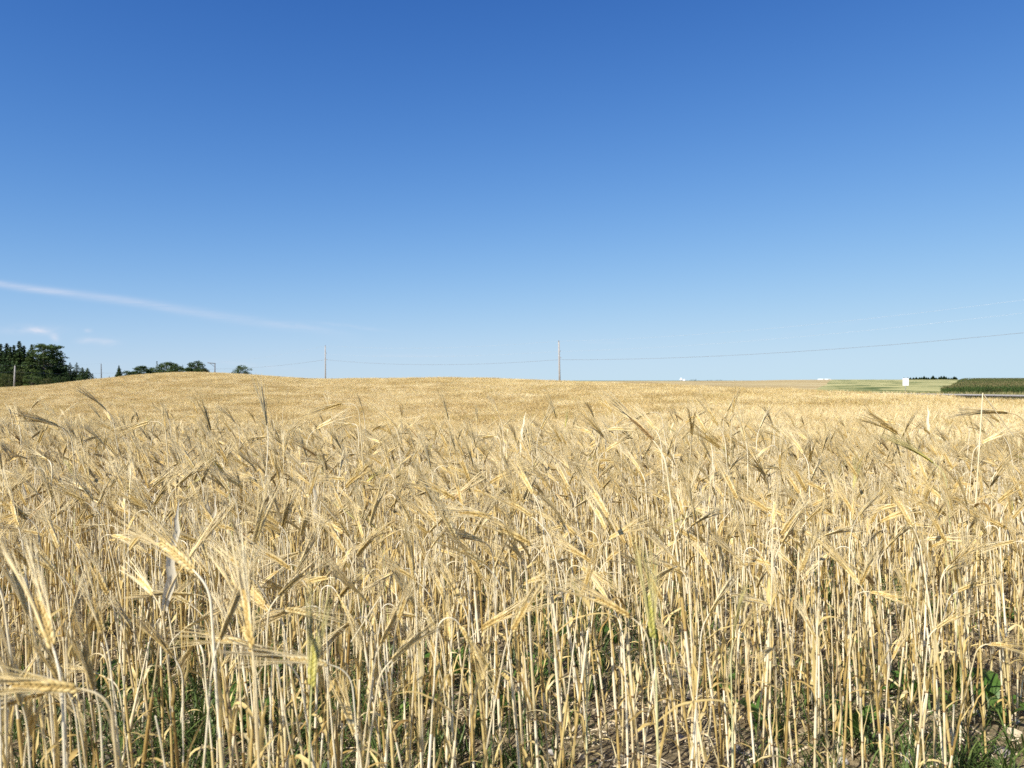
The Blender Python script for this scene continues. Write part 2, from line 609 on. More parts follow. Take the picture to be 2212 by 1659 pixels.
edge_bg = lambda d: np.interp(d, [108, 140, 220, 620], [1740, 1760, 1785, 1800])     # brown field | weedy field
edge_gc = lambda d: np.interp(d, [100, 112, 135, 200, 620], [2030, 2034, 2050, 2066, 2080])
patch('stubble_field', field_mat('stubble_field', [(.38, (.29, .205, .095)), (.5, (.44, .335, .15)), (.60, (.56, .46, .25))], .22, .004, R(18.5)), 1180, edge_bg, 96, 620, .10)
patch('weedy_field', field_mat('weedy_field', [(.36, (.085, .115, .035)), (.44, (.16, .18, .06)), (.49, (.40, .37, .155)), (.72, (.52, .46, .22))], .07, .035, R(-20), rowamp=.22), edge_bg, edge_gc, 104, 640, .14)
patch('corn_field_soil', field_mat('corn_field_soil', [(.3, (.05, .06, .02)), (.7, (.10, .10, .04))], .3, .05, 0), edge_gc, 2900, 106, 640, .12)

# ------------------------------------------------------------------ road with its verges, along the row of poles
P_R = np.array([57.0, 80.0])
P_A = np.array([(1209 - 1106) / F * 125, 125.0])
rd = nrm(P_A - P_R)
rn = np.array([rd[1], -rd[0]])
if rn[1] < 0: rn = -rn


def road_strip(name, mat, o0, o1, s0, s1, off, n=70, m_=4):
    s = np.linspace(s0, s1, n)
    o = np.linspace(o0, o1, m_)
    XY = np.zeros((n, m_, 2))
    for i in range(n):
        for j in range(m_):
            XY[i, j] = P_R + rd * s[i] + rn * o[j]
    z = np.repeat((np.interp(s, [-60, 0, 20, 60, 120], [-.86, -.80, -.72, -.9, -1.2]) + off)[:, None], m_, 1)
    return grid_obj(name, mat, XY, base=z)


road_strip('road_shoulder', M['shoulder'], 3.6, 14.4, -70, 95, 0.0)
road_strip('road', M['asphalt'], 5.0, 13.0, -70, 95, 0.05)
road_strip('road_edge_line', M['paint'], 5.3, 5.45, -70, 95, 0.056, m_=2)


# ------------------------------------------------------------------ barley
MATS = ['stem', 'node', 'leaf', 'ear', 'awn', 'gstem', 'gear', 'gawn', 'weathered', 'white']
MI = {k: i for i, k in enumerate(MATS)}
MLIST = [M[k] for k in MATS]


def spine(Hh, lean, beta, bend, ear, n_low=14, n_bend=12, n_ear=7, side=0.0, r=None, kink=None):
    """Curve of stem and ear in the xz plane bowing towards +x; returns points, and the index where the ear starts."""
    seg = []
    low = Hh - bend * .6
    th = R(lean)
    for i in range(n_low):
        seg.append((low / n_low, th + R(lean) * .5 * i / n_low + (r.normal(0, .012) if r is not None else 0)))
    t1 = seg[-1][1]
    b = R(beta)
    for i in range(n_bend):
        q = (i + 1) / n_bend
        if kink is not None:
            ang = t1 if q < kink else b
        else:
            ang = t1 + (b - t1) * S(q * .9)
        seg.append((bend / n_bend, float(ang)))
    te = seg[-1][1]
    for i in range(n_ear):
        te += R(14) / n_ear * (1 if beta > 30 else .3)
        seg.append((ear / n_ear, te))
    P = [np.zeros(3)]
    yoff = 0
    for i, (l, a) in enumerate(seg):
        yoff += side * l * (i / len(seg)) ** 1.5
        P.append(P[-1] + np.array([math.sin(a) * l, side * l * (i / len(seg)), math.cos(a) * l]))
    return np.array(P), n_low + n_bend


def leaf_blade(mb, base, az, L_, w, up, curl, r, mat, tint, n=10, fold=.35, twist=0.0):
    a = up
    P = [np.array(base, float)]
    d = np.array([math.cos(az), math.sin(az), 0])
    sidev = np.array([-math.sin(az), math.cos(az), 0.0])
    ss = []
    for i in range(n):
        a += curl / n * (0.4 + 1.4 * i / n)
        wob = sidev * r.normal(0, .16) + np.array([0, 0, r.normal(0, .06)])
        P.append(P[-1] + (d * math.sin(a) + np.array([0, 0, math.cos(a)]) + wob) * (L_ / n))
    P = np.array(P)
    q = np.linspace(0, 1, n + 1)
    W = w * np.clip(np.minimum(.55 + q * 2.2, 1.0) * (1 - q ** 2.2), .03, 1)
    for i in range(n + 1):
        tw = twist * q[i]
        up_ = np.array([-d[0] * 0, 0, 1.0])
        ss.append(sidev * math.cos(tw) + up_ * math.sin(tw))
    ribbon(mb, P, W, ss, mat, tint, fold)


def grain(mb, c, d, sd, L_, w, mat, tint, seg=6, rings=(0.0, .35, .75, 1.0)):
    d = nrm(d)
    sd = nrm(sd - d * np.dot(sd, d))
    b = np.cross(d, sd)
    V, Fc = [c], []
    prof = {0.0: 0, .35: 1.0, .75: .72, 1.0: .12}
    rr = [x for x in rings if x > 0]
    for q in rr:
        for k in range(seg):
            a = 2 * math.pi * k / seg
            V.append(c + d * (L_ * q) + (sd * math.cos(a) * w + b * math.sin(a) * w * .72) * prof[q])
    for k in range(seg):
        Fc.append((0, 1 + (k + 1) % seg, 1 + k))
    for i in range(len(rr) - 1):
        for k in range(seg):
            k2 = (k + 1) % seg
            Fc.append((1 + i * seg + k, 1 + i * seg + k2, 1 + (i + 1) * seg + k2, 1 + (i + 1) * seg + k))
    mb.add(V, Fc, mat, tint)


def make_stalk(lod, r, Hh=.62, lean=3, beta=60, bend=.12, ear=.066, awn=.098, side=0.0, leaves=4, kind='ripe', kink=None, spread=.13):
    """Parts of one barley stalk: stem, ear, awns, list of leaves."""
    st, er, aw, lv = MB(), MB(), MB(), []
    ms, me_, ma = MI['stem'], MI['ear'], MI['awn']
    if kind == 'unripe': ms, me_, ma = MI['gstem'], MI['gear'], MI['gawn']
    if kind == 'weathered': me_ = MI['weathered']
    n_low, n_bend, n_ear = ((14, 12, 7), (5, 5, 3), (2, 3, 2))[lod]
    P, ie = spine(Hh, lean, beta, bend, ear if kind != 'bare' else .02, n_low, n_bend, n_ear, side, r, kink)
    tt = float(r.uniform(.25, .8))
    nseg = ie + 1
    q = np.linspace(0, 1, nseg)
    rad = (.0021 - .0010 * q) * r.uniform(.85, 1.15)
    if lod == 0:
        tube(st, P[:nseg + 1], np.append(rad, rad[-1] * .8), 6, ms, tt)
        for hz in (0.10, .30, .55):
            i = int(hz * n_low)
            Z0 = P[i]
            T = nrm(P[i + 1] - P[i])
            tube(st, [Z0 - T * .003, Z0 - T * .001, Z0 + T * .001, Z0 + T * .003], [.0022, .0031, .0031, .0024], 6, MI['node'], .5)
            # leaf sheath wrapped round the stem above the node
            j = min(i + 3, n_low)
            sh = np.array([P[i] + (P[j] - P[i]) * k for k in (0.02, .3, .7, 1.0)])
            tube(st, sh, np.array([.0031, .0033, .0030, .0027]) * r.uniform(.9, 1.15), 6, MI['leaf'] if r.random() < .35 else ms, tt + r.normal(0, .15), False)
    elif lod == 1:
        tube(st, P[:nseg + 1], np.append(rad, rad[-1]) * 1.1, 3, ms, tt, False)
    else:
        tube(st, P[:nseg + 1], np.append(rad, rad[-1]) * 1.8, 3, ms, tt, False)
    T, A, B = frames(P)
    if kind != 'bare':
        nk = (11, 4, 0)[lod]
        E = P[ie:]
        Te = T[ie:]
        axis_rot = r.uniform(0, math.pi)
        sv = A[ie] * math.cos(axis_rot) + B[ie] * math.sin(axis_rot)
        if lod == 0:
            tube(er, E, .0012, 4, me_, .3)
            for k in range(nk * 2):
                f = (k + .5) / (nk * 2)
                pos = f * (len(E) - 1)
                i = min(int(pos), len(E) - 2)
                c = E[i] + (E[i + 1] - E[i]) * (pos - i)
                t = nrm(Te[i])
                s = (1 if k % 2 else -1)
                sz = (.72 + .5 * math.sin(math.pi * min(f * 1.1 + .12, 1)))
                d = nrm(t + sv * s * .24 + r.normal(0, .03, 3))
                gl = .0115 * sz
                tk = float(np.clip(r.normal(.55, .16), 0, 1))
                grain(er, c + sv * s * .0018, d, sv, gl, .0024 * sz, me_, tk)
                # awn
                p0 = c + sv * s * .0018 + d * gl * .92
                dirn = nrm(t + sv * s * spread * r.uniform(.3, 1.1) + r.normal(0, .05, 3))
                al = awn * r.uniform(.8, 1.1) * (1 - .15 * f)
                n = 5
                pts = [p0]
                dd = dirn.copy()
                for j in range(n):
                    dd = nrm(dd + np.array([0, 0, -.018]) + r.normal(0, .012, 3))
                    pts.append(pts[-1] + dd * al / n)
                tube(aw, pts, np.linspace(.00092, .00034, n + 1), 3, ma, float(np.clip(r.normal(.55, .2), 0, 1)), False)
        elif lod == 1:
            tk = float(np.clip(r.normal(.55, .2), 0, 1))
            tube(er, E, [.0035, .0052, .0046, .0022][:len(E)], 5, me_, tk)
            for k in range(9):
                c = E[min(k % len(E), len(E) - 1)]
                t = nrm(T[min(ie + 1 + k % 3, len(T) - 1)])
                dirn = nrm(t + sv * r.normal(0, spread * 1.1) + r.normal(0, .06, 3))
                e2 = c + dirn * awn * r.uniform(.85, 1.25)
                md = (c + e2) / 2 + np.array([0, 0, .004])
                ribbon(aw, [c, md, e2], [.0015, .0013, .0006], [r.normal(0, 1, 3)] * 3, ma, float(np.clip(r.normal(.55, .2), 0, 1)))
        else:
            tk = float(np.clip(r.normal(.55, .22), 0, 1))
            tube(er, E, np.array([.006, .0085, .004])[:len(E)], 3, me_, tk, False)
            for k in range(3):
                c = E[1]
                t = nrm(T[ie + 1])
                dirn = nrm(t + r.normal(0, .2, 3))
                e2 = c + dirn * (awn + .05)
                ribbon(aw, [c, e2], [.0036, .0012], [r.normal(0, 1, 3)] * 2, me_ if k else ma, tk + r.normal(0, .1))
    for k in range(leaves):
        if lod == 2:
            i = n_low
        else:
            i = int((.14 + .72 * (k + r.uniform(0, .7)) / max(leaves, 1)) * n_low)
        mb = MB()
        hug = r.random() < .42        # a blade still lying along the stem
        leaf_blade(mb, P[i], r.uniform(0, 2 * math.pi), r.uniform(.06, .18), r.uniform(.0022, .0058) * (1.5 if lod == 2 else 1), r.uniform(.0, .14) if hug else r.uniform(.10, .9), r.uniform(-.1, .5) if hug else r.uniform(.8, 4.2), r,
                   MI['leaf'], float(np.clip(r.normal(.5, .2), 0, 1)), (11, 5, 3)[lod], .35 if lod == 0 else 0, r.normal(0, 1.0))
        lv.append(mb)
    if kind == 'flag':
        mb = MB()
        leaf_blade(mb, P[n_low], math.pi * .5, .19, .0085, .05, .25, r, MI['white'], .6, 10, .5, .3)
        lv.append(mb)
    return dict(stem=st, ear=er, awns=aw, leaves=lv)


# look of the variants: (words, parameters)
VAR = [
    ('with a nearly upright bearded ear', dict(beta=16, lean=2, bend=.06, Hh=.64)),
    ('with an ear tilted over at half slant', dict(beta=36, lean=3, bend=.06, Hh=.63)),
    ('with an ear slanting and awns fanned', dict(beta=46, lean=3, bend=.05, Hh=.62, spread=.22)),
    ('with a steeply leaning ear', dict(beta=56, lean=4, bend=.06, Hh=.62)),
    ('with an ear held level', dict(beta=78, lean=3, bend=.05, Hh=.63)),
    ('with a level ear on a leaning stem', dict(beta=84, lean=8, bend=.06, Hh=.61)),
    ('with a gently nodding ear', dict(beta=104, lean=3, bend=.07, Hh=.64)),
    ('with a bowed ear and drooping awns', dict(beta=124, lean=4, bend=.08, Hh=.64)),
    ('with an ear hooked right over', dict(beta=150, lean=2, bend=.06, Hh=.64)),
    ('with its bare top snapped over', dict(beta=140, lean=3, bend=.20, Hh=.66, kind='bare', kink=.45, leaves=3)),
    ('that has lost its ear', dict(beta=10, lean=4, bend=.12, Hh=.58, kind='bare', leaves=4)),
    ('with a small ear on a short stem', dict(beta=28, lean=5, bend=.05, Hh=.46, ear=.05, awn=.08)),
    ('with a yellow green unripe upright ear', dict(beta=12, lean=2, bend=.08, Hh=.57, kind='unripe')),
    ('with a yellow green ear tilted over', dict(beta=50, lean=3, bend=.06, Hh=.60, kind='unripe')),
    ('with a dark weathered ear', dict(beta=40, lean=5, bend=.06, Hh=.63, kind='weathered')),
    ('with a wide bleached upright leaf', dict(beta=30, lean=3, bend=.07, Hh=.58, kind='flag', leaves=2)),
    ('with a dark ear bent down', dict(beta=112, lean=3, bend=.07, Hh=.64, kind='weathered')),
    ('with an ear leaning on a crooked stem', dict(beta=50, lean=6, bend=.10, Hh=.60, side=.12)),
    ('with a nodding ear and fanned awns', dict(beta=92, lean=4, bend=.06, Hh=.62, spread=.26, side=-.1)),
    ('with an ear tipped over on a thin neck', dict(beta=66, lean=2, bend=.07, Hh=.62, side=.08)),
    ('with an upright ear of close parallel awns', dict(beta=24, lean=4, bend=.06, Hh=.64, spread=.07, ear=.072)),
    ('with a slim ear leaning just off upright', dict(beta=30, lean=2, bend=.07, Hh=.65, spread=.09, ear=.062, awn=.085)),
]
PARTS = []
for i, (w, kw) in enumerate(VAR):
    PARTS.append(make_stalk(0, np.random.default_rng(100 + i), **kw))
WEIGHT = np.array([11, 12, 9, 8, 4.5, 3, 3.5, 3.5, 3, 2.5, 7, 8, .5, .5, 2.0, 1.0, 1.0, 7, 3, 5, 10, 10])
WEIGHT = WEIGHT / WEIGHT.sum()

# prototypes of the individual stalks (each part a mesh of its own), copied below
PROTO = []
for i, P_ in enumerate(PARTS):
    pm = {}
    used = lambda mb: mb
    def part_mesh(mb, nm):
        ids = sorted(set(mb.m))
        remap = {a: b for b, a in enumerate(ids)}
        mb2 = MB()
        mb2.v, mb2.f, mb2.t, mb2.n = mb.v, mb.f, mb.t, mb.n
        mb2.m = [remap[a] for a in mb.m]
        return mb2.mesh(nm, [MLIST[a] for a in ids])
    pm['stem'] = part_mesh(P_['stem'], 'stem')
    if P_['ear'].n:
        pm['ear'] = part_mesh(P_['ear'], 'ear')
        pm['awns'] = part_mesh(P_['awns'], 'awns')
    pm['leaves'] = [part_mesh(l, 'leaf') for l in P_['leaves']]
    PROTO.append(pm)

ORD = ['first', 'second', 'third', 'fourth', 'fifth', 'sixth', 'seventh', 'eighth', 'ninth', 'tenth', 'eleventh', 'twelfth', 'thirteenth',
       'fourteenth', 'fifteenth', 'sixteenth', 'seventeenth', 'eighteenth', 'nineteenth', 'twentieth']


def ordinal(n):
    if n < 20: return ORD[n]
    tens = ['twentieth', 'thirtieth', 'fortieth', 'fiftieth', 'sixtieth']
    tw = ['twenty', 'thirty', 'forty', 'fifty', 'sixty']
    n1 = n + 1
    if n1 % 10 == 0: return tens[n1 // 10 - 2]
    return tw[n1 // 10 - 2] + '-' + ORD[n1 % 10 - 1]


def add_stalk(v, x, y, rz, s, tilt=(0, 0)):
    root = empty('barley_stalk', (x, y, h1(x, y) - .004), rz)
    root.rotation_euler = (tilt[0], tilt[1], rz)
    root.scale = (s, s, s)
    pm = PROTO[v]

    def ob(nm, me, par):
        o = bpy.data.objects.new(nm, me)
        COL.objects.link(o)
        o.parent = par
        return o
    ob('stem', pm['stem'], root)
    if 'ear' in pm:
        e = ob('ear', pm['ear'], root)
        ob('awns', pm['awns'], e)
    for l in pm['leaves']:
        ob('leaf', l, root)
    return root


def edge_y(x):
    return .93 + .55 * S((np.asarray(x) + .55) / .6) + .55 * S((np.asarray(x) - .5) / .8) + .10 * np.sin(x * 4.3) + .05 * np.sin(x * 11)


def pick_rot(r):
    u = r.random()
    if u < .62: a = r.normal(math.pi, .55)
    elif u < .82: a = r.normal(0.0, .6)
    else: a = r.uniform(0, 2 * math.pi)
    return a


# ---- scatter of the front of the field
pts = []
cell = .071
rr = np.random.default_rng(77)
gx = np.arange(-9.5, 9.5, cell)
gy = np.arange(-.6, 10.0, cell)
for x in gx:
    for y in gy:
        px_, py_ = x + rr.uniform(-.5, .5) * cell, y + rr.uniform(-.5, .5) * cell
        if py_ < max(edge_y(px_), -.2): continue
        if abs(px_) > py_ * .80 + 2.6: continue
        if math.hypot(px_, py_) < .55: continue
        gap = math.sin(px_ * 2.3 + 1.0) * math.sin(py_ * 2.9 + px_ * .7)
        dens = .95 if py_ > 3.2 else (.88 if py_ > 2.2 else .78)
        if gap > .5: dens *= .4
        if rr.random() > dens: continue
        pts.append((px_, py_))
pts = np.array(pts)
nP = len(pts)
v_id = rr.choice(len(VAR), nP, p=WEIGHT)
s_id = np.clip(rr.normal(.87, .075, nP), .68, 1.06)
tall = rr.random(nP) < .07
s_id = np.where(tall & (pts[:, 1] > 2.3), s_id * rr.uniform(1.12, 1.38, nP), s_id)
r_id = np.array([pick_rot(rr) for _ in range(nP)])
tiltx, tilty = rr.normal(0, .048, nP), rr.normal(0, .048, nP)
dist = np.hypot(pts[:, 0], pts[:, 1])
inview = (np.abs(pts[:, 0]) < pts[:, 1] * .675 + .05) & (pts[:, 1] > .45)

# recognisable stalks of the photograph: X and Y of the ear's base in the picture, depth, variant, turn
HEROES = [
    ('yellow green unripe ear standing up at bottom left of centre', 672, 1480, 1.05, 12, math.pi / 2, 1),
    ('plump green ear on a pale blue green stem right of centre', 1412, 1385, 1.15, 12, math.pi * .6, 1),
    ('tall stalk snapped into a sharp peak over the right skyline', 2122, 850, 2.5, 9, 0.2, 1),
    ('tall stalk with nodding ear rising clear left of centre', 742, 872, 3.3, 6, math.pi, 1),
    ('white paper like leaf blade standing up at lower right', 1930, 1420, 1.75, 15, .3, 1),
    ('big ear slanting up left in mid picture', 1150, 1180, 1.6, 3, math.pi, 1),
    ('big bleached ear slanting up left below centre', 1365, 1335, 1.25, 3, math.pi * .97, 1),
    ('blurred ear leaning left close at bottom left', 175, 1480, .86, 4, math.pi * 1.05, 1),
    ('big ear slanting up left on the left side', 425, 1225, 1.15, 2, math.pi * .95, 1),
    ('bowed dark ear arching above the rest on left', 325, 905, 3.2, 6, math.pi, 1),
    ('ear with awns fanned left over the right edge', 2180, 885, 2.7, 5, math.pi, 1),
    ('ear held level pointing left in mid picture', 1065, 1120, 1.75, 4, math.pi, 1),
    ('bleached ear slanting up left near picture centre', 985, 1085, 2.0, 3, math.pi, 1),
    ('green tipped ear slanting on the right', 2020, 1000, 2.3, 13, math.pi * .9, 1),
    ('dark ear tilted against the pale field right of centre', 1415, 950, 1.9, 14, math.pi * .85, 1),
    ('close blurred upright ear with parallel awns left of centre', 545, 1400, .95, 20, math.pi * .7, 1),
    ('blurred upright ear close at lower left', 115, 1390, .90, 1, math.pi * .8, 1),
]
hero_pts = []
for (lab, X, Y, D, v, rz, _) in HEROES:
    tgt = at(X, Y, D)
    top = max(np.concatenate(PARTS[v]['stem'].v)[:, 2])
    # stem tip in local space
    V_ = np.concatenate(PARTS[v]['stem'].v)
    if v in (9, 15):
        tipl = V_[np.argmax(V_[:, 2])]
    else:
        tipl = np.concatenate(PARTS[v]['ear'].v)[0:4].mean(0)
    c, s_ = math.cos(rz), math.sin(rz)
    g0 = h1(tgt[0], tgt[1])
    sc = (tgt[2] - g0) / tipl[2]
    bx = tgt[0] - sc * (c * tipl[0] - s_ * tipl[1])
    by = tgt[1] - sc * (s_ * tipl[0] + c * tipl[1])
    hero_pts.append((bx, by))
    o = add_stalk(v, bx, by, rz, sc)
    tag(o, 'barley stalk: ' + lab, 'barley stalk', 'barley stalks at the front of the field')
hero_pts = np.array(hero_pts)
far_hero = np.min(np.hypot(pts[:, None, 0] - hero_pts[None, :, 0], pts[:, None, 1] - hero_pts[None, :, 1]), axis=1) > .035
# keep the nearest metre thin, as at the trodden field edge
keep = far_hero & ~((dist < 1.0) & (rr.random(nP) < .35))
cand = np.where(keep & inview)[0]
cand = cand[np.argsort(dist[cand])][:300 - len(HEROES)]
indiv = np.zeros(nP, bool)
indiv[cand] = True
rows = {}
for i in cand:
    v = int(v_id[i])
    a = (r_id[i] + 2 * math.pi) % (2 * math.pi)
    if math.cos(a) < -.5: dr = 'left'
    elif math.cos(a) > .5: dr = 'right'
    elif math.sin(a) > 0: dr = 'away'
    else: dr = 'forward'
    o = add_stalk(v, pts[i, 0], pts[i, 1], r_id[i], s_id[i], (tiltx[i], tilty[i]))
    rows.setdefault((v, dr), []).append((pts[i, 0] / pts[i, 1], o))
for (v, dr), lst in rows.items():
    lst.sort(key=lambda q: q[0])
    for k, (_, o) in enumerate(lst):
        w = VAR[v][0]
        base = f'barley stalk {w}, bent {dr}'
        lab = base if len(lst) == 1 else f'{base}, {ordinal(k)} such from left'
        if len(lab.split()) > 16: lab = lab.replace(' such from', ' from')
        tag(o, lab, 'barley stalk', 'barley stalks at the front of the field')

# ---- the rest of the crop: one object of stuff, instanced by geometry nodes
proto_col = bpy.data.collections.new('barley_sources')
n_src = 0


def src(mb, nm):
    global n_src
    o = mb.obj('src_%03d' % n_src, MLIST, link=False)
    proto_col.objects.link(o)
    n_src += 1
    return n_src - 1


ids_near = []
for P_ in PARTS:
    mb = MB()
    for k in ('stem', 'ear', 'awns'):
        mb.merge(P_[k])
    for l in P_['leaves']:
        mb.merge(l)
    ids_near.append(src(mb, 'near'))


def Mz(x, y, z, rz, s, tx=0, ty=0):
    e = np.array(Euler((tx, ty, rz)).to_matrix())
    m4 = np.eye(4)
    m4[:3, :3] = e * s
    m4[:3, 3] = (x, y, z)
    return m4


def tile(size, n, lod, seed, cut=0.0):
    r = np.random.default_rng(seed)
    pool = []
    for k in range(24):
        v = int(r.choice(len(VAR), p=WEIGHT))
        kw = dict(VAR[v][1])
        kw['leaves'] = (0, 3, 1)[lod]
        if lod == 2:
            kw['leaves'] = 1 if k % 2 else 0
        Pq = make_stalk(lod, r, **kw)
        mb = MB()
        for q in ('stem', 'ear', 'awns'):
            mb.merge(Pq[q])
        for l in Pq['leaves']:
            mb.merge(l)
        pool.append(mb)
    out = MB()
    for k in range(n):
        x, y = r.uniform(-size / 2, size / 2, 2)
        out.merge(pool[r.integers(len(pool))], Mz(x, y, 0, pick_rot(r), np.clip(r.normal(1, .08), .8, 1.25), r.normal(0, .07), r.normal(0, .07)), float(r.normal(0, .14)))
    return out


ids_mid = [src(tile(.7, 84, 1, 300 + i), 'mid') for i in range(8)]
ids_far = [src(tile(2.2, 640, 2, 400 + i), 'far') for i in range(6)]

gp, gr_, gs, gi = [], [], [], []
for i in range(nP):
    if indiv[i] or not keep[i]: continue
    gp.append((pts[i, 0], pts[i, 1], h1(pts[i, 0], pts[i, 1]) - .004))
    gr_.append((tiltx[i], tilty[i], r_id[i]))
    gs.append(s_id[i])
    gi.append(ids_near[int(v_id[i])])
r5 = np.random.default_rng(9)


def crop_end(x, y):
    X = 1106 + F * x / y
    dc = np.interp(X, TX2, TD2)
    return dc + np.interp(X, [-900, 1200, 1500, 3200], [9, 7, 2, 1])


def scatter_tiles(size, y0, y1, ids, margin, wedge, jit):
    ys = np.arange(y0, y1, size)
    for y in ys:
        half = y * wedge + margin
        xs = np.arange(-half, half, size)
        for x in xs:
            xx, yy = x + r5.uniform(-jit, jit) * size, y + r5.uniform(-jit, jit) * size
            if yy > crop_end(xx, yy): continue
            gp.append((xx, yy, h1(xx, yy)))
            gr_.append((0, 0, r5.choice([0, math.pi]) + r5.normal(0, .35)))
            patchy = .5 * math.sin(xx * .21 + 2 * math.sin(yy * .13)) + .5 * math.sin(yy * .33 + xx * .07)
            gs.append(float(np.clip(.93 + .05 * patchy + r5.normal(0, .03), .8, 1.2)))
            gi.append(int(r5.choice(ids)))


scatter_tiles(.60, 10.25, 34, ids_mid, 3.0, .74, .22)
scatter_tiles(1.85, 34.6, 185, ids_far, 6.0, .74, .2)


def gn_instances(name, P, Rt, Sc, Id, collection, kind='stuff'):
    me = bpy.data.meshes.new(name)
    me.vertices.add(len(P))
    me.vertices.foreach_set('co', np.array(P, np.float32).ravel())
    a = me.attributes.new('rot', 'FLOAT_VECTOR', 'POINT')
    a.data.foreach_set('vector', np.array(Rt, np.float32).ravel())
    a = me.attributes.new('scl', 'FLOAT', 'POINT')
    a.data.foreach_set('value', np.array(Sc, np.float32))
    a = me.attributes.new('idx', 'INT', 'POINT')
    a.data.foreach_set('value', np.array(Id, np.int32))
    o = bpy.data.objects.new(name, me)
    COL.objects.link(o)
    ng = bpy.data.node_groups.new(name + '_nodes', 'GeometryNodeTree')
    ng.interface.new_socket('Geometry', in_out='INPUT', socket_type='NodeSocketGeometry')
    ng.interface.new_socket('Geometry', in_out='OUTPUT', socket_type='NodeSocketGeometry')
    N, L = ng.nodes, ng.links
    gi_, go = N.new('NodeGroupInput'), N.new('NodeGroupOutput')
    ci = N.new('GeometryNodeCollectionInfo')
    ci.inputs['Collection'].default_value = collection
    ci.inputs['Separate Children'].default_value = True
    ci.inputs['Reset Children'].default_value = True
    ip = N.new('GeometryNodeInstanceOnPoints')
    ip.inputs['Pick Instance'].default_value = True

    def na(nm, ty):
        n = N.new('GeometryNodeInputNamedAttribute')
        n.data_type = ty
        n.inputs['Name'].default_value = nm
        return n.outputs['Attribute']
    L.new(gi_.outputs[0], ip.inputs['Points'])
    L.new(ci.outputs[0], ip.inputs['Instance'])
    L.new(na('idx', 'INT'), ip.inputs['Instance Index'])
    L.new(na('rot', 'FLOAT_VECTOR'), ip.inputs['Rotation'])
    L.new(na('scl', 'FLOAT'), ip.inputs['Scale'])
    L.new(ip.outputs[0], go.inputs[0])
    md = o.modifiers.new('instances', 'NODES')
    md.node_group = ng
    return tag(o, kind=kind)


print('crop instances', len(gp), 'tall individuals', len(cand))
crop = gn_instances('barley_crop', gp, gr_, gs, gi, proto_col)
tag(crop, 'golden barley crop filling the field up to the hill crest', 'barley crop')

# ------------------------------------------------------------------ the ground between the stalks
rg = np.random.default_rng(21)


def build_litter():
    mb = MB()
    for k in range(13000):
        y = .9 + 6.0 * rg.random() ** 1.3
        x = rg.uniform(-.85, .85) * y + rg.normal(0, .3)
        z = h1(x, y) + rg.uniform(.003, .016)
        a = rg.uniform(0, 2 * math.pi)
        l = rg.uniform(.02, .13)
        d = np.array([math.cos(a), math.sin(a), rg.normal(0, .10)])
        n = 4
        P = [np.array([x, y, z])]
        for j in range(n):
            d = nrm(d + rg.normal(0, .22, 3) * np.array([1, 1, .35]))
            q = P[-1] + d * l / n
            q[2] = max(q[2], h1(q[0], q[1]) + .003)
            P.append(q)
        w = rg.uniform(.0008, .0032)
        ribbon(mb, P, w * np.array([.7, 1, 1, .9, .3]), [np.array([-d[1], d[0], rg.normal(0, .5)])] * (n + 1), 0, float(rg.random()))
    tag(mb.obj('straw_litter', [M['straw']]), 'loose straw and dead leaf bits strewn on the soil', 'straw litter', kind='stuff')


def lump(r, rad, sub=1, flat=.7):
    import bmesh
    bm = bmesh.new()
    bmesh.ops.create_icosphere(bm, subdivisions=sub, radius=1.0)
    V = np.array([v.co[:] for v in bm.verts])
    Fc = [tuple(v.index for v in f.verts) for f in bm.faces]
    bm.free()
    k = r.normal(0, 1, (3, 3))
    d = 1 + .16 * np.sin(V @ k.T * 2.1).sum(1) + r.normal(0, .05, len(V))
    V = V * d[:, None] * np.array([1, r.uniform(.65, 1), flat * r.uniform(.7, 1.1)]) * rad
    return V, Fc


def build_clods():
    mb = MB()
    for k in range(5200):
        y = rg.uniform(.9, 5.0)
        x = rg.uniform(-.85, .85) * y + rg.normal(0, .3)
        rad = float(np.clip(rg.lognormal(-5.0, .55), .003, .028))
        V, Fc = lump(rg, rad, 1)
        a = rg.uniform(0, 6.28)
        c, s = math.cos(a), math.sin(a)
        V = V @ np.array([[c, -s, 0], [s, c, 0], [0, 0, 1]]).T + np.array([x, y, h1(x, y) + rad * .15])
        mb.add(V, Fc, 0, float(rg.random()))
    tag(mb.obj('soil_crumbs', [M['clod']], smooth=False), 'crumbly brown clods of dry field soil', 'soil crumbs', kind='stuff')


def green_patch(x, y):
    return math.sin(x * 2.9 + .6) * math.sin(y * 2.3 + x * 1.1) + .5 * math.sin(x * 6.1 - y * 2.2)


def build_grass():
    mb = MB()
    n = 0
    while n < 2400:
        y = rg.uniform(1.0, 1.0 + 6.0 * rg.random() ** .8)
        x = rg.uniform(-.8, .8) * y
        if y < edge_y(x) - .35 or green_patch(x, y) < rg.normal(-.1, .45): continue
        n += 1
        for b in range(rg.integers(4, 9)):
            a = rg.uniform(0, 6.28)
            L_ = rg.uniform(.05, .20)
            leaf_blade(mb, (x + rg.normal(0, .012), y + rg.normal(0, .012), h1(x, y)), a, L_, rg.uniform(.0014, .0034), rg.uniform(.05, .6), rg.uniform(.4, 1.8), rg, 0, float(rg.random()), 5, .3)
    tag(mb.obj('green_undergrowth', [M['grass']]), 'green grass and weeds low between the straw stalks', 'undergrowth', kind='stuff')


build_litter()
build_clods()
build_grass()

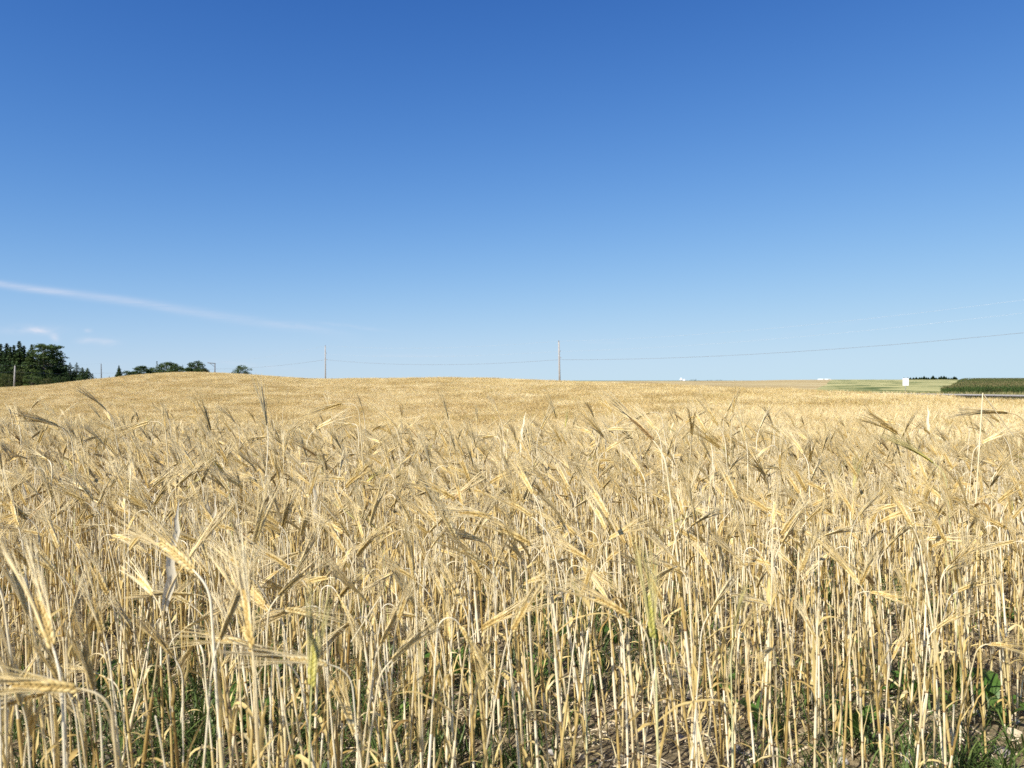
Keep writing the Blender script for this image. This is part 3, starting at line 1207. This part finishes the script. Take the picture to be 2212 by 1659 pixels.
# broad leaved weeds: a few plants built once, then copied
weed_leaf = []
for k in range(4):
    mb = MB()
    n = 9
    L_ = .115 + .012 * k
    P, W, a = [np.zeros(3)], [], .25
    for i in range(n):
        a += (1.0 + .3 * k) / n
        P.append(P[-1] + np.array([math.sin(a), rg.normal(0, .05), math.cos(a)]) * L_ / n)
    q = np.linspace(0, 1, n + 1)
    W = .021 * np.where(q < .22, .13 + q * .4, np.sin(math.pi * np.clip((q - .08) / .92, 0, 1)) ** .8 * (1 + .12 * np.sin(q * 25 + k)))
    W = np.maximum(W, .0012)
    ribbon(mb, P, W, [np.array([0, 1, .0])] * (n + 1), 0, .4 + .08 * k, .28)
    weed_leaf.append(mb.mesh('leaf', [M['weed']]))
weed_roots = []
WEEDS = [(520, 1590, 1.85), (60, 1555, 1.75), (215, 1500, 1.95), (420, 1420, 2.3), (560, 1490, 2.05), (640, 1350, 2.7), (905, 1530, 1.98), (985, 1450, 2.25), (1075, 1565, 1.86),
         (1150, 1470, 2.15), (1210, 1400, 2.5), (1425, 1260, 3.2), (1330, 1400, 2.5), (1545, 1480, 2.1), (1640, 1570, 1.88), (1680, 1420, 2.4), (1835, 1430, 2.35), (1850, 1600, 1.8),
         (1975, 1520, 2.0), (2030, 1340, 2.8), (2075, 1500, 2.05), (2150, 1545, 1.95), (2175, 1590, 1.85), (2195, 1330, 2.8), (1760, 1300, 3.0), (300, 1300, 3.0), (780, 1330, 2.9), (1900, 1250, 3.3)]
for (X, Y, D) in WEEDS:
    D = (EYE) / ((Y - HZ) / F)
    p = at(X, Y, D)
    n = int(rg.integers(4, 8))
    root = empty('broadleaf_weed', (p[0], p[1], h1(p[0], p[1])), rg.uniform(0, 6.28))
    s = rg.uniform(.75, 1.35)
    root.scale = (s, s, s)
    for k in range(n):
        o = bpy.data.objects.new('leaf', weed_leaf[int(rg.integers(4))])
        COL.objects.link(o)
        o.parent = root
        o.rotation_euler = (rg.normal(0, .12), rg.normal(0, .2), k * 2.4 + rg.normal(0, .25))
        sc = rg.uniform(.65, 1.1)
        o.scale = (sc, sc, sc)
    weed_roots.append((X, root, n))
weed_roots.sort(key=lambda q: q[0])
for k, (X, root, n) in enumerate(weed_roots):
    tag(root, f'low green broadleaf weed of {["four", "five", "six", "seven"][n - 4]} leaves on the soil, {ordinal(k)} weed from left', 'weed', 'broadleaf weeds among the stalks')

stones = []
STONES = [(2165, 1640, .022), (2060, 1600, .016), (1960, 1640, .02), (1590, 1630, .020), (1470, 1600, .016), (1195, 1648, .014), (760, 1560, .015), (690, 1600, .012), (330, 1640, .014), (2120, 1560, .014),
          (1700, 1650, .016), (1020, 1640, .013), (880, 1600, .012), (2195, 1575, .012), (1820, 1645, .015), (560, 1650, .013)]
for (X, Y, rad) in STONES:
    D = EYE / ((Y - HZ) / F)
    p = at(X, Y, D)
    V, Fc = lump(rg, rad, 3, .6)
    mb = MB()
    mb.add(V, Fc, 0, float(rg.uniform(.45, .95)))
    o = mb.obj('stone', [M['stone']])
    o.location = (p[0], p[1], h1(p[0], p[1]) + rad * .25)
    o.rotation_euler = (0, 0, rg.uniform(0, 6))
    stones.append((X, o))
stones.sort(key=lambda q: q[0])
for k, (X, o) in enumerate(stones):
    tag(o, f'small grey stone on the bare soil, {ordinal(k)} stone from left', 'stone', 'stones on the soil')

# ------------------------------------------------------------------ trees
rt = np.random.default_rng(31)


def leaf_quads(mb, C, size, r, mat=0, tints=None, flat=0.0):
    n = len(C)
    d1 = r.normal(0, 1, (n, 3))
    d1[:, 2] *= (1 - flat)
    d1 /= np.linalg.norm(d1, axis=1)[:, None]
    d2 = r.normal(0, 1, (n, 3))
    d2[:, 2] *= (1 - flat)
    d2 -= d1 * np.sum(d1 * d2, axis=1)[:, None]
    d2 /= np.linalg.norm(d2, axis=1)[:, None] + 1e-9
    s = size * r.uniform(.6, 1.3, n)[:, None]
    V = np.stack([C - d1 * s, C + d2 * s * .55, C + d1 * s, C - d2 * s * .55], 1).reshape(-1, 3)
    o = mb.n
    mb.v.append(V)
    mb.t.append(np.repeat(r.uniform(0.1, .9, n) if tints is None else tints, 4))
    mb.f.extend([(o + 4 * i, o + 4 * i + 1, o + 4 * i + 2, o + 4 * i + 3) for i in range(n)])
    mb.m.extend([mat] * n)
    mb.n += 4 * n


def conifer(seed, width=.34, ragged=.25, gaps=.1, nlev=28, bare=.06, q=1.0, nz=.019):
    """Unit-height spruce: trunk and crown meshes; whorls of drooping boughs set with needle sprays."""
    r = np.random.default_rng(seed)
    tr, cr = MB(), MB()
    tube(tr, [(0, 0, -.03), (.003, 0, .4), (0, .003, .97)], [.020, .012, .002], 7, 0, .4)
    for i in range(nlev):
        f = i / (nlev - 1)
        z = bare + (1 - bare) * f * .97
        Rm = width * .5 * (1 - f) ** .85 * (1 + r.normal(0, ragged * .5)) + .012
        nb = int(5 + 6 * (1 - f))
        a0 = r.uniform(0, 6.28)
        for b in range(nb):
            if r.random() < gaps: continue
            a = a0 + b * 6.283 / nb + r.normal(0, .2)
            L_ = Rm * r.uniform(.65, 1.25)
            m_ = max(int((34 * L_ / (width * .5) + 9) * q), 4)
            t = r.random(m_) ** .7
            droop = .35 * L_
            C = np.stack([np.cos(a) * t * L_, np.sin(a) * t * L_, z + .10 * L_ - droop * t * t + np.where(t > .8, .05 * L_, 0)], 1)
            C += r.normal(0, .07 * L_ + .004, (m_, 3)) * np.array([1, 1, .55])
            leaf_quads(cr, C, nz, r, 0, np.full(m_, float(np.clip(r.normal(.5, .2), 0, 1))))
            if L_ > .05 and r.random() < .5:
                tube(tr, [(0, 0, z), (math.cos(a) * L_ * .8, math.sin(a) * L_ * .8, z - .18 * L_)], [.003, .001], 4, 0, .3, False)
    C = np.stack([r.normal(0, .005, 24), r.normal(0, .005, 24), r.uniform(.93, 1.0, 24)], 1)
    leaf_quads(cr, C, .010, r)
    return tr, cr


def broadleaf(seed, w=.9, nclump=56, bare=.12, per=100, loose=.0, top=.5):
    """Unit-height round tree: forked trunk and a crown of leaf clumps with gaps."""
    r = np.random.default_rng(seed)
    tr, cr = MB(), MB()
    tube(tr, [(0, 0, -.03), (.01, .0, bare + .1), (.0, .01, .55)], [.032, .024, .010], 7, 0, .5)
    for i in range(nclump):
        ph = r.uniform(0, 6.28)
        zz = r.uniform(-.95, 1)
        rad = math.sqrt(max(1 - zz * zz, 0)) * r.uniform(.45, 1.0)
        c = np.array([math.cos(ph) * rad * w * .40, math.sin(ph) * rad * w * .40, bare + (1 - bare) * (.5 + zz * .43)])
        rc = r.uniform(.08, .15) * (.7 + .3 * w)
        n = int(per * r.uniform(.6, 1.2))
        d = r.normal(0, 1, (n, 3))
        d /= np.linalg.norm(d, axis=1)[:, None]
        C = c + d * rc * r.uniform(.45, 1.0, n)[:, None] * np.array([1.15, 1.15, .8])
        C[:, 2] = np.maximum(C[:, 2], .02)
        leaf_quads(cr, C, .027, r, 0, np.clip(r.normal(r.uniform(.3, .7), .15, n), 0, 1))
        if r.random() < .6:
            tube(tr, [(0, 0, bare + r.uniform(.02, .3)), c * np.array([.6, .6, 1]) - np.array([0, 0, .05]), c], [.010, .006, .002], 4, 0, .5, False)
    return tr, cr


def tall_mixed(seed):
    """Big ragged tree, pale bare trunk showing through an open crown."""
    r = np.random.default_rng(seed)
    tr, cr = MB(), MB()
    tube(tr, [(0, 0, -.03), (.008, .0, .5), (-.006, .0, .95)], [.022, .013, .005], 7, 0, .95)
    for i in range(80):
        f = r.uniform(.10, 1)
        a = r.uniform(0, 6.28)
        rad = .24 * math.sin(math.pi * min(.18 + f * .72, 1)) ** .7 * r.uniform(.35, 1.1)
        c = np.array([math.cos(a) * rad, math.sin(a) * rad, f * .94])
        rc = r.uniform(.045, .085)
        n = 80
        d = r.normal(0, 1, (n, 3))
        d /= np.linalg.norm(d, axis=1)[:, None]
        C = c + d * rc * r.uniform(.3, 1.0, n)[:, None] * np.array([1.3, 1.3, .6])
        leaf_quads(cr, C, .014, r, 0, np.clip(r.normal(r.uniform(.3, .75), .12, n), 0, 1))
        tube(tr, [(0, 0, f * .9 - .04), c], [.005, .0015], 4, 0, .9, False)
    return tr, cr


TREES = {}


def reg(name, pair, mat):
    TREES[name] = (pair[0].mesh('trunk', [M['bark']]), pair[1].mesh('crown', [M[mat]], smooth=False))


reg('spruce1', conifer(1, .42), 'spruce')
reg('spruce2', conifer(2, .36, .35), 'spruce')
reg('spruce3', conifer(3, .48, .3, .12, 26), 'spruce')
reg('narrow', conifer(4, .26, .5, .25, 14), 'spruce')
reg('dense', conifer(5, .70, .25, .05, 24), 'spruce')
reg('pine', conifer(6, .66, .6, .22, 18, .12), 'spruce')
reg('mixed', tall_mixed(7), 'broad')
reg('mixed2', tall_mixed(8), 'broad')
reg('round1', broadleaf(9, 1.0), 'broad')
reg('round2', broadleaf(10, 1.25, 66, .05), 'broad')
reg('round3', broadleaf(11, .9, 50, .1), 'olive')
reg('open', broadleaf(12, 1.1, 34, .1, 70), 'broad')
reg('bush', broadleaf(13, 1.5, 60, .0), 'broad')
reg('olivebush', broadleaf(14, 1.4, 50, .0, 80), 'olive')
reg('farspruce', conifer(15, .55, .3, .05, 12, .02, .5, .07), 'spruce')
reg('farbush', broadleaf(16, 2.2, 24, .0, 26), 'broad')


def tree(name, kind, X, Ytop, D, label, cat, group, base_Y=None, wide=1.0):
    x = (X - 1106) / F * D
    zb = h1(x, D) - .1
    ztop = EYE + (HZ - Ytop) / F * D
    h = max(ztop - zb, .6)
    root = empty(name, (x, D, zb), rt.uniform(0, 6.28))
    root.scale = (h * wide, h * wide, h)
    for nm, me in zip(('trunk', 'crown'), TREES[kind]):
        o = bpy.data.objects.new(nm, me)
        COL.objects.link(o)
        o.parent = root
    tag(root, label, cat, group)
    return root


WOOD = [  # left wood: kind, X, Y of the top, depth, words
    ('spruce1', 2, 742, 216, 'dark ragged spruce at the left edge of the wood'),
    ('spruce2', 15, 741, 212, 'dark spruce with pointed tip close to the left edge'),
    ('spruce3', 22, 748, 208, 'shorter dark spruce behind the pale leaning pole'),
    ('spruce2', 30, 745, 214, 'slim dark spruce rising just above the pole'),
    ('spruce1', 42, 736, 206, 'tallest pointed spruce of the wood'),
    ('spruce2', 52, 746, 212, 'slim spruce just right of the tallest spruce'),
    ('spruce3', 69, 743, 205, 'broad topped dark fir left of the bare pale trunk'),
    ('mixed', 94, 739, 206, 'big leafy tree with a bare pale trunk showing'),
    ('mixed2', 114, 739, 210, 'big round headed tree at the top of the wood'),
    ('pine', 131, 757, 208, 'ragged dark pine forming the right shoulder of the wood'),
    ('pine', 151, 783, 204, 'loose pine with open boughs right of the big trees'),
    ('pine', 166, 783, 206, 'second loose pine with a feathery top'),
    ('dense', 178, 793, 198, 'dense low conifer on the right of the wood'),
    ('dense', 189, 794, 202, 'dense pointed conifer next to the end of the wood'),
    ('narrow', 200, 806, 204, 'smallest conifer ending the wood on the right'),
    ('spruce3', 8, 766, 222, 'dark spruce filling the back of the wood at far left'),
    ('spruce3', 36, 762, 224, 'dark spruce behind the slim ones in the wood'),
    ('spruce1', 60, 760, 224, 'dark spruce behind the broad topped fir'),
    ('spruce3', 80, 768, 222, 'dark spruce in the shade below the bare pale trunk'),
    ('spruce3', 104, 770, 224, 'dark spruce behind the two big leafy trees'),
    ('spruce1', 122, 775, 222, 'dark spruce under the right shoulder of the wood'),
    ('spruce3', 143, 790, 220, 'low dark spruce between the pines of the wood'),
    ('spruce3', 50, 764, 228, 'dark spruce deep in the wood between two slim spruces'),
    ('spruce3', 25, 770, 228, 'dark spruce deep in the wood behind the pale pole'),
    ('spruce3', 70, 766, 230, 'dark spruce deep in the wood behind the broad fir'),
    ('spruce3', 92, 762, 230, 'dark spruce deep in the wood behind the bare trunk'),
    ('spruce3', 115, 768, 230, 'dark spruce deep in the wood behind the round headed tree'),
    ('dense', 134, 782, 226, 'dark spruce deep in the wood behind the right shoulder pine'),
    ('dense', 160, 797, 222, 'low dark conifer behind the two feathery pines'),
    ('dense', 88, 798, 198, 'low spreading spruce with layered boughs in front of the wood'),
    ('dense', 112, 800, 200, 'second low spruce in front, between the two round bushes'),
]
for (k, X, Y, D, lab) in WOOD:
    tree('broad_tree' if k.startswith('mixed') else 'conifer_tree', k, X, Y, D, lab, 'tree', 'trees of the wood on the left', wide=1.4 if k in ('pine', 'dense', 'narrow') else 1.25)
for (k, X, Y, D, lab) in [('bush', 68, 808, 190, 'big round grey green bush in front of the wood'),
                          ('bush', 130, 811, 190, 'small round bush at the field edge of the wood'),
                          ('olivebush', 100, 816, 189, 'yellow green bush between the two round bushes'),
                          ('round3', 44, 798, 191, 'light green small leafy tree right of the pale pole'),
                          ('olivebush', 18, 806, 190, 'olive green shrub left of the pale pole'),
                          ('round1', 4, 806, 192, 'dark leafy shrub at the left picture edge')]:
    tree('leafy_bush', k, X, Y, D, lab, 'bush', 'bushes along the wood')
for (k, X, Y, D, lab, w) in [
    ('spruce1', 257, 789, 205, 'dark spruce standing alone on the left slope of the hill', 1.0),
    ('open', 272, 801, 207, 'thin scrubby bush right of the lone spruce', 1.0),
    ('open', 283, 803, 209, 'see through low scrub before the round tree', 1.1),
    ('round2', 306, 791, 206, 'low round broadleaf tree left of the hill top', 1.25),
    ('round1', 329, 798, 210, 'small bush between the round tree and narrow spruce', .8),
    ('narrow', 339, 780, 206, 'tall narrow ragged spruce on the hill top', 1.0),
    ('round2', 362, 783, 205, 'dark wide broadleaf tree on the hill top', 1.15),
    ('round1', 388, 791, 210, 'small rounded tree right of the dark wide one', .8),
    ('narrow', 395, 788, 206, 'short narrow spruce beside the small rounded tree', .7),
    ('narrow', 405, 791, 208, 'thin sliver of a young spruce on the crest', .45),
    ('round1', 426, 780, 205, 'leafy tree with lopsided crown left of the armed pole', 1.15),
    ('round3', 440, 797, 203, 'low bush tucked beside the lopsided tree', 1.2),
    ('open', 522, 789, 205, 'lone airy broadleaf tree right of the armed pole', 1.0),
    ('narrow', 236, 812, 205, 'tiny tip of a spruce peeking over the slope', 1.0)]:
    tree('conifer_tree' if k in ('spruce1', 'narrow') else 'broad_tree', k, X, Y, D, lab, 'tree', 'trees behind the hill crest', wide=w * 1.3)
k = 0
FT = []
for X in np.concatenate([np.linspace(1956, 1986, 6), np.linspace(1990, 2066, 15)]):
    FT.append((X + rt.normal(0, 1.2), 815.2 + rt.normal(0, 1.2) - (1.8 if X > 1990 and X < 2046 else 0)))
FT.sort()
for k, (X, Y) in enumerate(FT):
    tree('conifer_tree', 'farspruce', X, Y, 690 + rt.uniform(-25, 25), f'tiny dark conifer on the far right skyline, {ordinal(k)} of the row from left', 'tree', 'far row of conifers on the right skyline', wide=2.3)
for k, (X, Y, w) in enumerate([(1493, 819.3, 1.6), (1501, 818.6, 2.0), (1528, 820.3, 1.5), (1536, 820.0, 1.6), (1549, 819.8, 1.5), (1556, 819.6, 1.8)]):
    tree('leafy_bush', 'farbush', X, Y, 900, f'tiny dark tree clump right of the white silos, {ordinal(k)} from left', 'bush', 'far bushes on the skyline', wide=w)
tree('leafy_bush', 'bush', 2137, 836, 103, 'dark round bush between the road and the corn', 'bush', None)
tree('leafy_bush', 'olivebush', 2158, 838, 103, 'smaller olive bush right of the dark round bush', 'bush', None)

# ------------------------------------------------------------------ corn beyond the road, and grassy verges
corn_col = bpy.data.collections.new('corn_sources')
for s in range(6):
    r = np.random.default_rng(500 + s)
    mb = MB()
    tube(mb, [(0, 0, 0), (.01, 0, .9), (0, .02, 1.55)], [.016, .013, .006], 5, 0, .5, False)
    for k in range(9):
        z = .22 + k * .145
        leaf_blade(mb, (0, 0, z), k * math.pi + r.normal(0, .5), r.uniform(.5, .75), .045, .35, r.uniform(1.4, 2.2), r, 0, float(r.uniform(.2, .9)), 6, .25)
    for k in range(5):
        a = r.uniform(0, 6.28)
        ribbon(mb, [(0, .02, 1.5), (math.cos(a) * .06, math.sin(a) * .06 + .02, 1.66), (math.cos(a) * .12, math.sin(a) * .12, 1.74)], [.014, .012, .006], [r.normal(0, 1, 3)] * 3, 1, float(r.random()))
    o = mb.obj('corn_src_%d' % s, [M['corn'], M['tassel']], link=False)
    corn_col.objects.link(o)
rc = np.random.default_rng(61)
cp, cr_, cs, cx = [], [], [], []
for D in np.concatenate([np.arange(107, 135, .75), np.arange(135, 200, 1.5), np.arange(200, 620, 3.2)]):
    X0 = float(edge_gc(D))
    x0, x1 = (X0 - 1106) / F * D, (2330 - 1106) / F * D
    step = .26 if D < 135 else (.5 if D < 200 else 1.3)
    for x in np.arange(x0, x1, step):
        xx, yy = x + rc.normal(0, .06), D + rc.normal(0, .12)
        cp.append((xx, yy, h1(xx, yy)))
        cr_.append((rc.normal(0, .04), rc.normal(0, .04), rc.uniform(0, 6.28)))
        cs.append(float(rc.normal(.78, .06) * (.86 + .14 * min(1, (D - 106) / 6)) * (.72 + .28 * min(1, (x - x0) / 3.0))))
        cx.append(int(rc.integers(6)))
tag(gn_instances('corn_crop', cp, cr_, cs, cx, corn_col), 'tall dark green corn crop beyond the road on the right', 'corn crop')


def tuft_field(name, mat, gen, n, hmin, hmax, label, seed, w=.02):
    r = np.random.default_rng(seed)
    mb = MB()
    for k in range(n):
        x, y, z = gen(r)
        t = float(r.random())
        for b in range(6):
            a = r.uniform(0, 6.28)
            L_ = r.uniform(hmin, hmax)
            leaf_blade(mb, (x + r.normal(0, .12), y + r.normal(0, .12), z - .03), a, L_, w, r.uniform(.05, .4), r.uniform(.3, 1.2), r, 0, np.clip(t + r.normal(0, .15), 0, 1), 3, 0)
    tag(mb.obj(name, [M[mat]]), label, 'grass', kind='stuff')


def g_far(r):
    s, o = r.uniform(-22, 62), 14.2 + 12 * r.random() ** 1.5
    p = P_R + rd * s + rn * o
    return p[0], p[1], max(h1(p[0], p[1]), float(np.interp(s, [-60, 0, 20, 60], [-.86, -.8, -.72, -.9])) - .25)


def g_near(r):
    s, o = r.uniform(-25, 60), 3.8 - 13 * r.random() ** 1.4
    p = P_R + rd * s + rn * o
    return p[0], p[1], max(h1(p[0], p[1]), float(np.interp(s, [-60, 0, 20, 60], [-.86, -.8, -.72, -.9])) - .1 - .06 * (3.8 - o))


tuft_field('verge_grass', 'verge', g_far, 2600, .35, .75, 'pale green tall grass on the far side of the road', 71)
tuft_field('ditch_grass', 'vergedark', g_near, 2600, .10, .28, 'dark brownish grass on the near side of the road', 72, .03)

# ------------------------------------------------------------------ poles, wires, sign, far farm buildings
POLES = [  # X of base, X of top, Y of top, depth, radius, label
    (1209.5, 1207, 738, 125, .155, 'grey wooden utility pole nearest the centre, standing above the crest'),
    (703, 702.6, 748, 170, .15, 'thin grey utility pole left of centre above the crest'),
    (464, 464.5, 784.4, 205, .15, 'dark pole on the hill with a braced side arm'),
    (219, 218.6, 786.5, 235, .15, 'thin dark pole on the left slope right of the wood'),
    (30, 32.5, 790, 178, .17, 'pale leaning pole in front of the dark wood'),
]
tops = {}
for (Xb, Xt, Yt, D, rad, lab) in POLES:
    x = (Xb - 1106) / F * D
    zb = h1(x, D) - .3
    top = at(Xt, Yt, D)
    root = empty('utility_pole', (x, D, zb))
    t = top - np.array([x, D, zb])
    mb = MB()
    tube(mb, [np.zeros(3), t * .5, t], [rad * 1.1, rad * .95, rad * .72], 12, 0, .5)
    wood = M['darkwood' if Xb in (464, 219) else 'polewood']
    mb.obj('shaft', [wood], root)
    if Xb == 464:
        mb = MB()
        arm = np.array([-(16.0 / F * D), 0, .15])
        tube(mb, [t + np.array([.15, 0, -.12]), t + arm + np.array([0, 0, -.05])], [.11, .11], 6)
        mb.obj('side_arm', [wood], root)
        mb = MB()
        tube(mb, [t + arm * .72 + np.array([0, 0, -.1]), t + np.array([-.1, 0, -.95])], [.05, .05], 5)
        mb.obj('brace', [wood], root)
    else:
        mb = MB()
        tube(mb, [t + np.array([0, 0, -.02]), t + np.array([0, 0, .08]), t + np.array([0, 0, .22])], [.05, .07, .04], 8)
        mb.obj('insulator', [M['porcelain']], root)
        if Xb > 600:
            mb = MB()
            q = t * .0 + t + np.array([0, 0, -2.6 if Xb > 1000 else -2.9])
            box(mb, q + np.array([.24, 0, 0]), (.3, .2, .16))
            mb.obj('bracket', [M['metal']], root, smooth=False)
            mb = MB()
            q = t + np.array([0, 0, -1.55])
            tube(mb, [q + np.array([0.1, 0, 0]), q + np.array([.30, 0, .05])], [.06, .07], 6)
            mb.obj('insulator', [M['porcelain']], root)
    tag(root, lab, 'utility pole', 'poles of the roadside line')
    tops[Xb] = (top, x, D)
# pole just outside the right edge that carries the near end of the wires
x, D = P_R
root = empty('utility_pole', (x, D, h1(x, D) - .3))
zt = 9.9
mb = MB()
tube(mb, [(0, 0, 0), (0, 0, 5), (0, 0, zt - h1(x, D) + .3)], [.17, .15, .11], 12)
mb.obj('shaft', [M['polewood']], root)
mb = MB()
box(mb, (.2, 0, 6.6), (.3, .2, .16))
mb.obj('bracket', [M['metal']], root, smooth=False)
tag(root, 'utility pole beyond the right edge holding the near end of the wires', 'utility pole', 'poles of the roadside line')


def cable(name, P, rad, sags, label, cat='cable', mat='wire'):
    mb = MB()
    pts_ = []
    for i in range(len(P) - 1):
        for q in np.linspace(0, 1, 25)[: (25 if i == len(P) - 2 else 24)]:
            p = P[i] * (1 - q) + P[i + 1] * q
            p = p - np.array([0, 0, sags[i] * 4 * q * (1 - q)])
            pts_.append(p)
    tube(mb, pts_, rad, 5, 0, .5, False)
    return tag(mb.obj(name, [M[mat]]), label, cat, 'wires along the poles')


pR = np.array([P_R[0], P_R[1], 6.35])
low = [pR, at(1208.5, 777, 125), at(703, 777, 170), at(464, 797, 205), at(219, 806, 235), at(31, 803, 178), at(-160, 800, 150)]
cable('overhead_cable', low, .018, [.85, .95, .5, .4, .4, .3], 'thick low overhead cable sagging from pole to pole')
up = [np.array([P_R[0], P_R[1], 9.9]), at(1207, 737, 125), at(702.6, 747, 170), at(450, 784, 205), at(218.6, 785, 235), at(32.5, 789, 178), at(-160, 785, 150)]
cable('overhead_wire', up, .0065, [.9, .8, .6, .4, .4, .3], 'thin top wire strung across the pole tops', 'wire', 'alu')
up2 = [np.array([P_R[0], P_R[1], 8.5]), at(1209, 759, 125), at(703, 765, 170)]
cable('overhead_wire', up2, .0065, [.8, .7], 'thin second wire just below the pole tops on the right', 'wire', 'alu')

D = 106.0
sx = (1956 - 1106) / F * D
sz = h1(sx, D)
root = empty('road_sign', (sx, D, sz))
zt = EYE + (HZ - 816.8) / F * D - sz
hh, ww = 16.2 / F * D, 6.4 / F * D
for sgn in (-1, 1):
    mb = MB()
    box(mb, (sgn * (ww / 2 + .006), -.05, zt - hh / 2), (ww, .02, hh))
    mb.obj('sign_panel', [M['signwhite']], root, smooth=False)
mb = MB()
tube(mb, [(0, 0, -.2), (0, 0, zt - .05)], [.035, .035], 8)
mb.obj('post', [M['metal']], root)
mb = MB()
for q in (.25, .75):
    box(mb, (0, -.03, zt - hh * q), (ww * 1.6, .02, .05))
mb.obj('bracket', [M['metal']], root, smooth=False)
tag(root, 'blank white two panel sign on a thin metal post beside the road', 'sign')


def dome_silo(X, Y, D, w, h, label, body):
    p = at(X, Y, D)
    zb = h1(p[0], D)
    root = empty('silo', (p[0], D, zb - .5))
    htot = p[2] - zb + .5
    hb = htot - h
    mb = MB()
    tube(mb, [(0, 0, 0), (0, 0, hb)], [w / 2, w / 2], 20)
    for q in np.linspace(.1, .9, 6):
        tube(mb, [(0, 0, hb * q - .06), (0, 0, hb * q + .06)], [w / 2 + .04] * 2, 20, 0, .5, False)
    mb.obj('wall', [M[body]], root)
    mb = MB()
    a = np.linspace(0, math.pi / 2, 7)
    tube(mb, [(0, 0, hb + h * math.sin(q)) for q in a], [max((w / 2 + .12) * math.cos(q), .05) for q in a], 20)
    mb.obj('roof', [M['shedwhite']], root)
    tag(root, label, 'silo', 'white silos on the horizon')


dome_silo(1471.3, 818.2 - 2.0, 1150, 4.1, 3.4, 'taller domed white silo on the horizon right of centre', 'silogrey')
dome_silo(1477.8, 820.2 - 1.6, 1150, 4.4, 3.0, 'shorter domed white silo next to the taller one', 'silogrey')


def hoop_shed(X, Y, D, w, label):
    p = at(X, Y, D)
    zb = h1(p[0], D)
    h = p[2] - zb
    root = empty('shed', (p[0], D, zb), R(8))
    mb = MB()
    a = np.linspace(0, math.pi, 13)
    prof = [(-w / 2 * math.cos(q), h * math.sin(q) ** .8) for q in a]
    V = [(px_, yy, pz) for yy in (0, 9) for (px_, pz) in prof]
    n = len(prof)
    Fc = [(i, i + 1, n + i + 1, n + i) for i in range(n - 1)]
    mb.add(V, Fc)
    mb.obj('roof', [M['shedwhite']], root)
    mb = MB()
    mb.add(V[:n] + [(q[0], 9, q[2]) for q in V[:n]], [tuple(range(n))[::-1], tuple(range(n, 2 * n))])
    mb.obj('end_wall', [M['shedwhite']], root, smooth=False)
    mb = MB()
    box(mb, (0, -.06, h * .3), (w * .3, .08, h * .6))
    mb.obj('door', [M['door']], root, smooth=False)
    tag(root, label, 'shed', 'white sheds on the horizon')


hoop_shed(1779.5, 818.2, 760, 3.4, 'left one of two tiny white round roofed sheds on the horizon')
hoop_shed(1791.0, 818.2, 760, 4.0, 'right one of two tiny white round roofed sheds on the horizon')
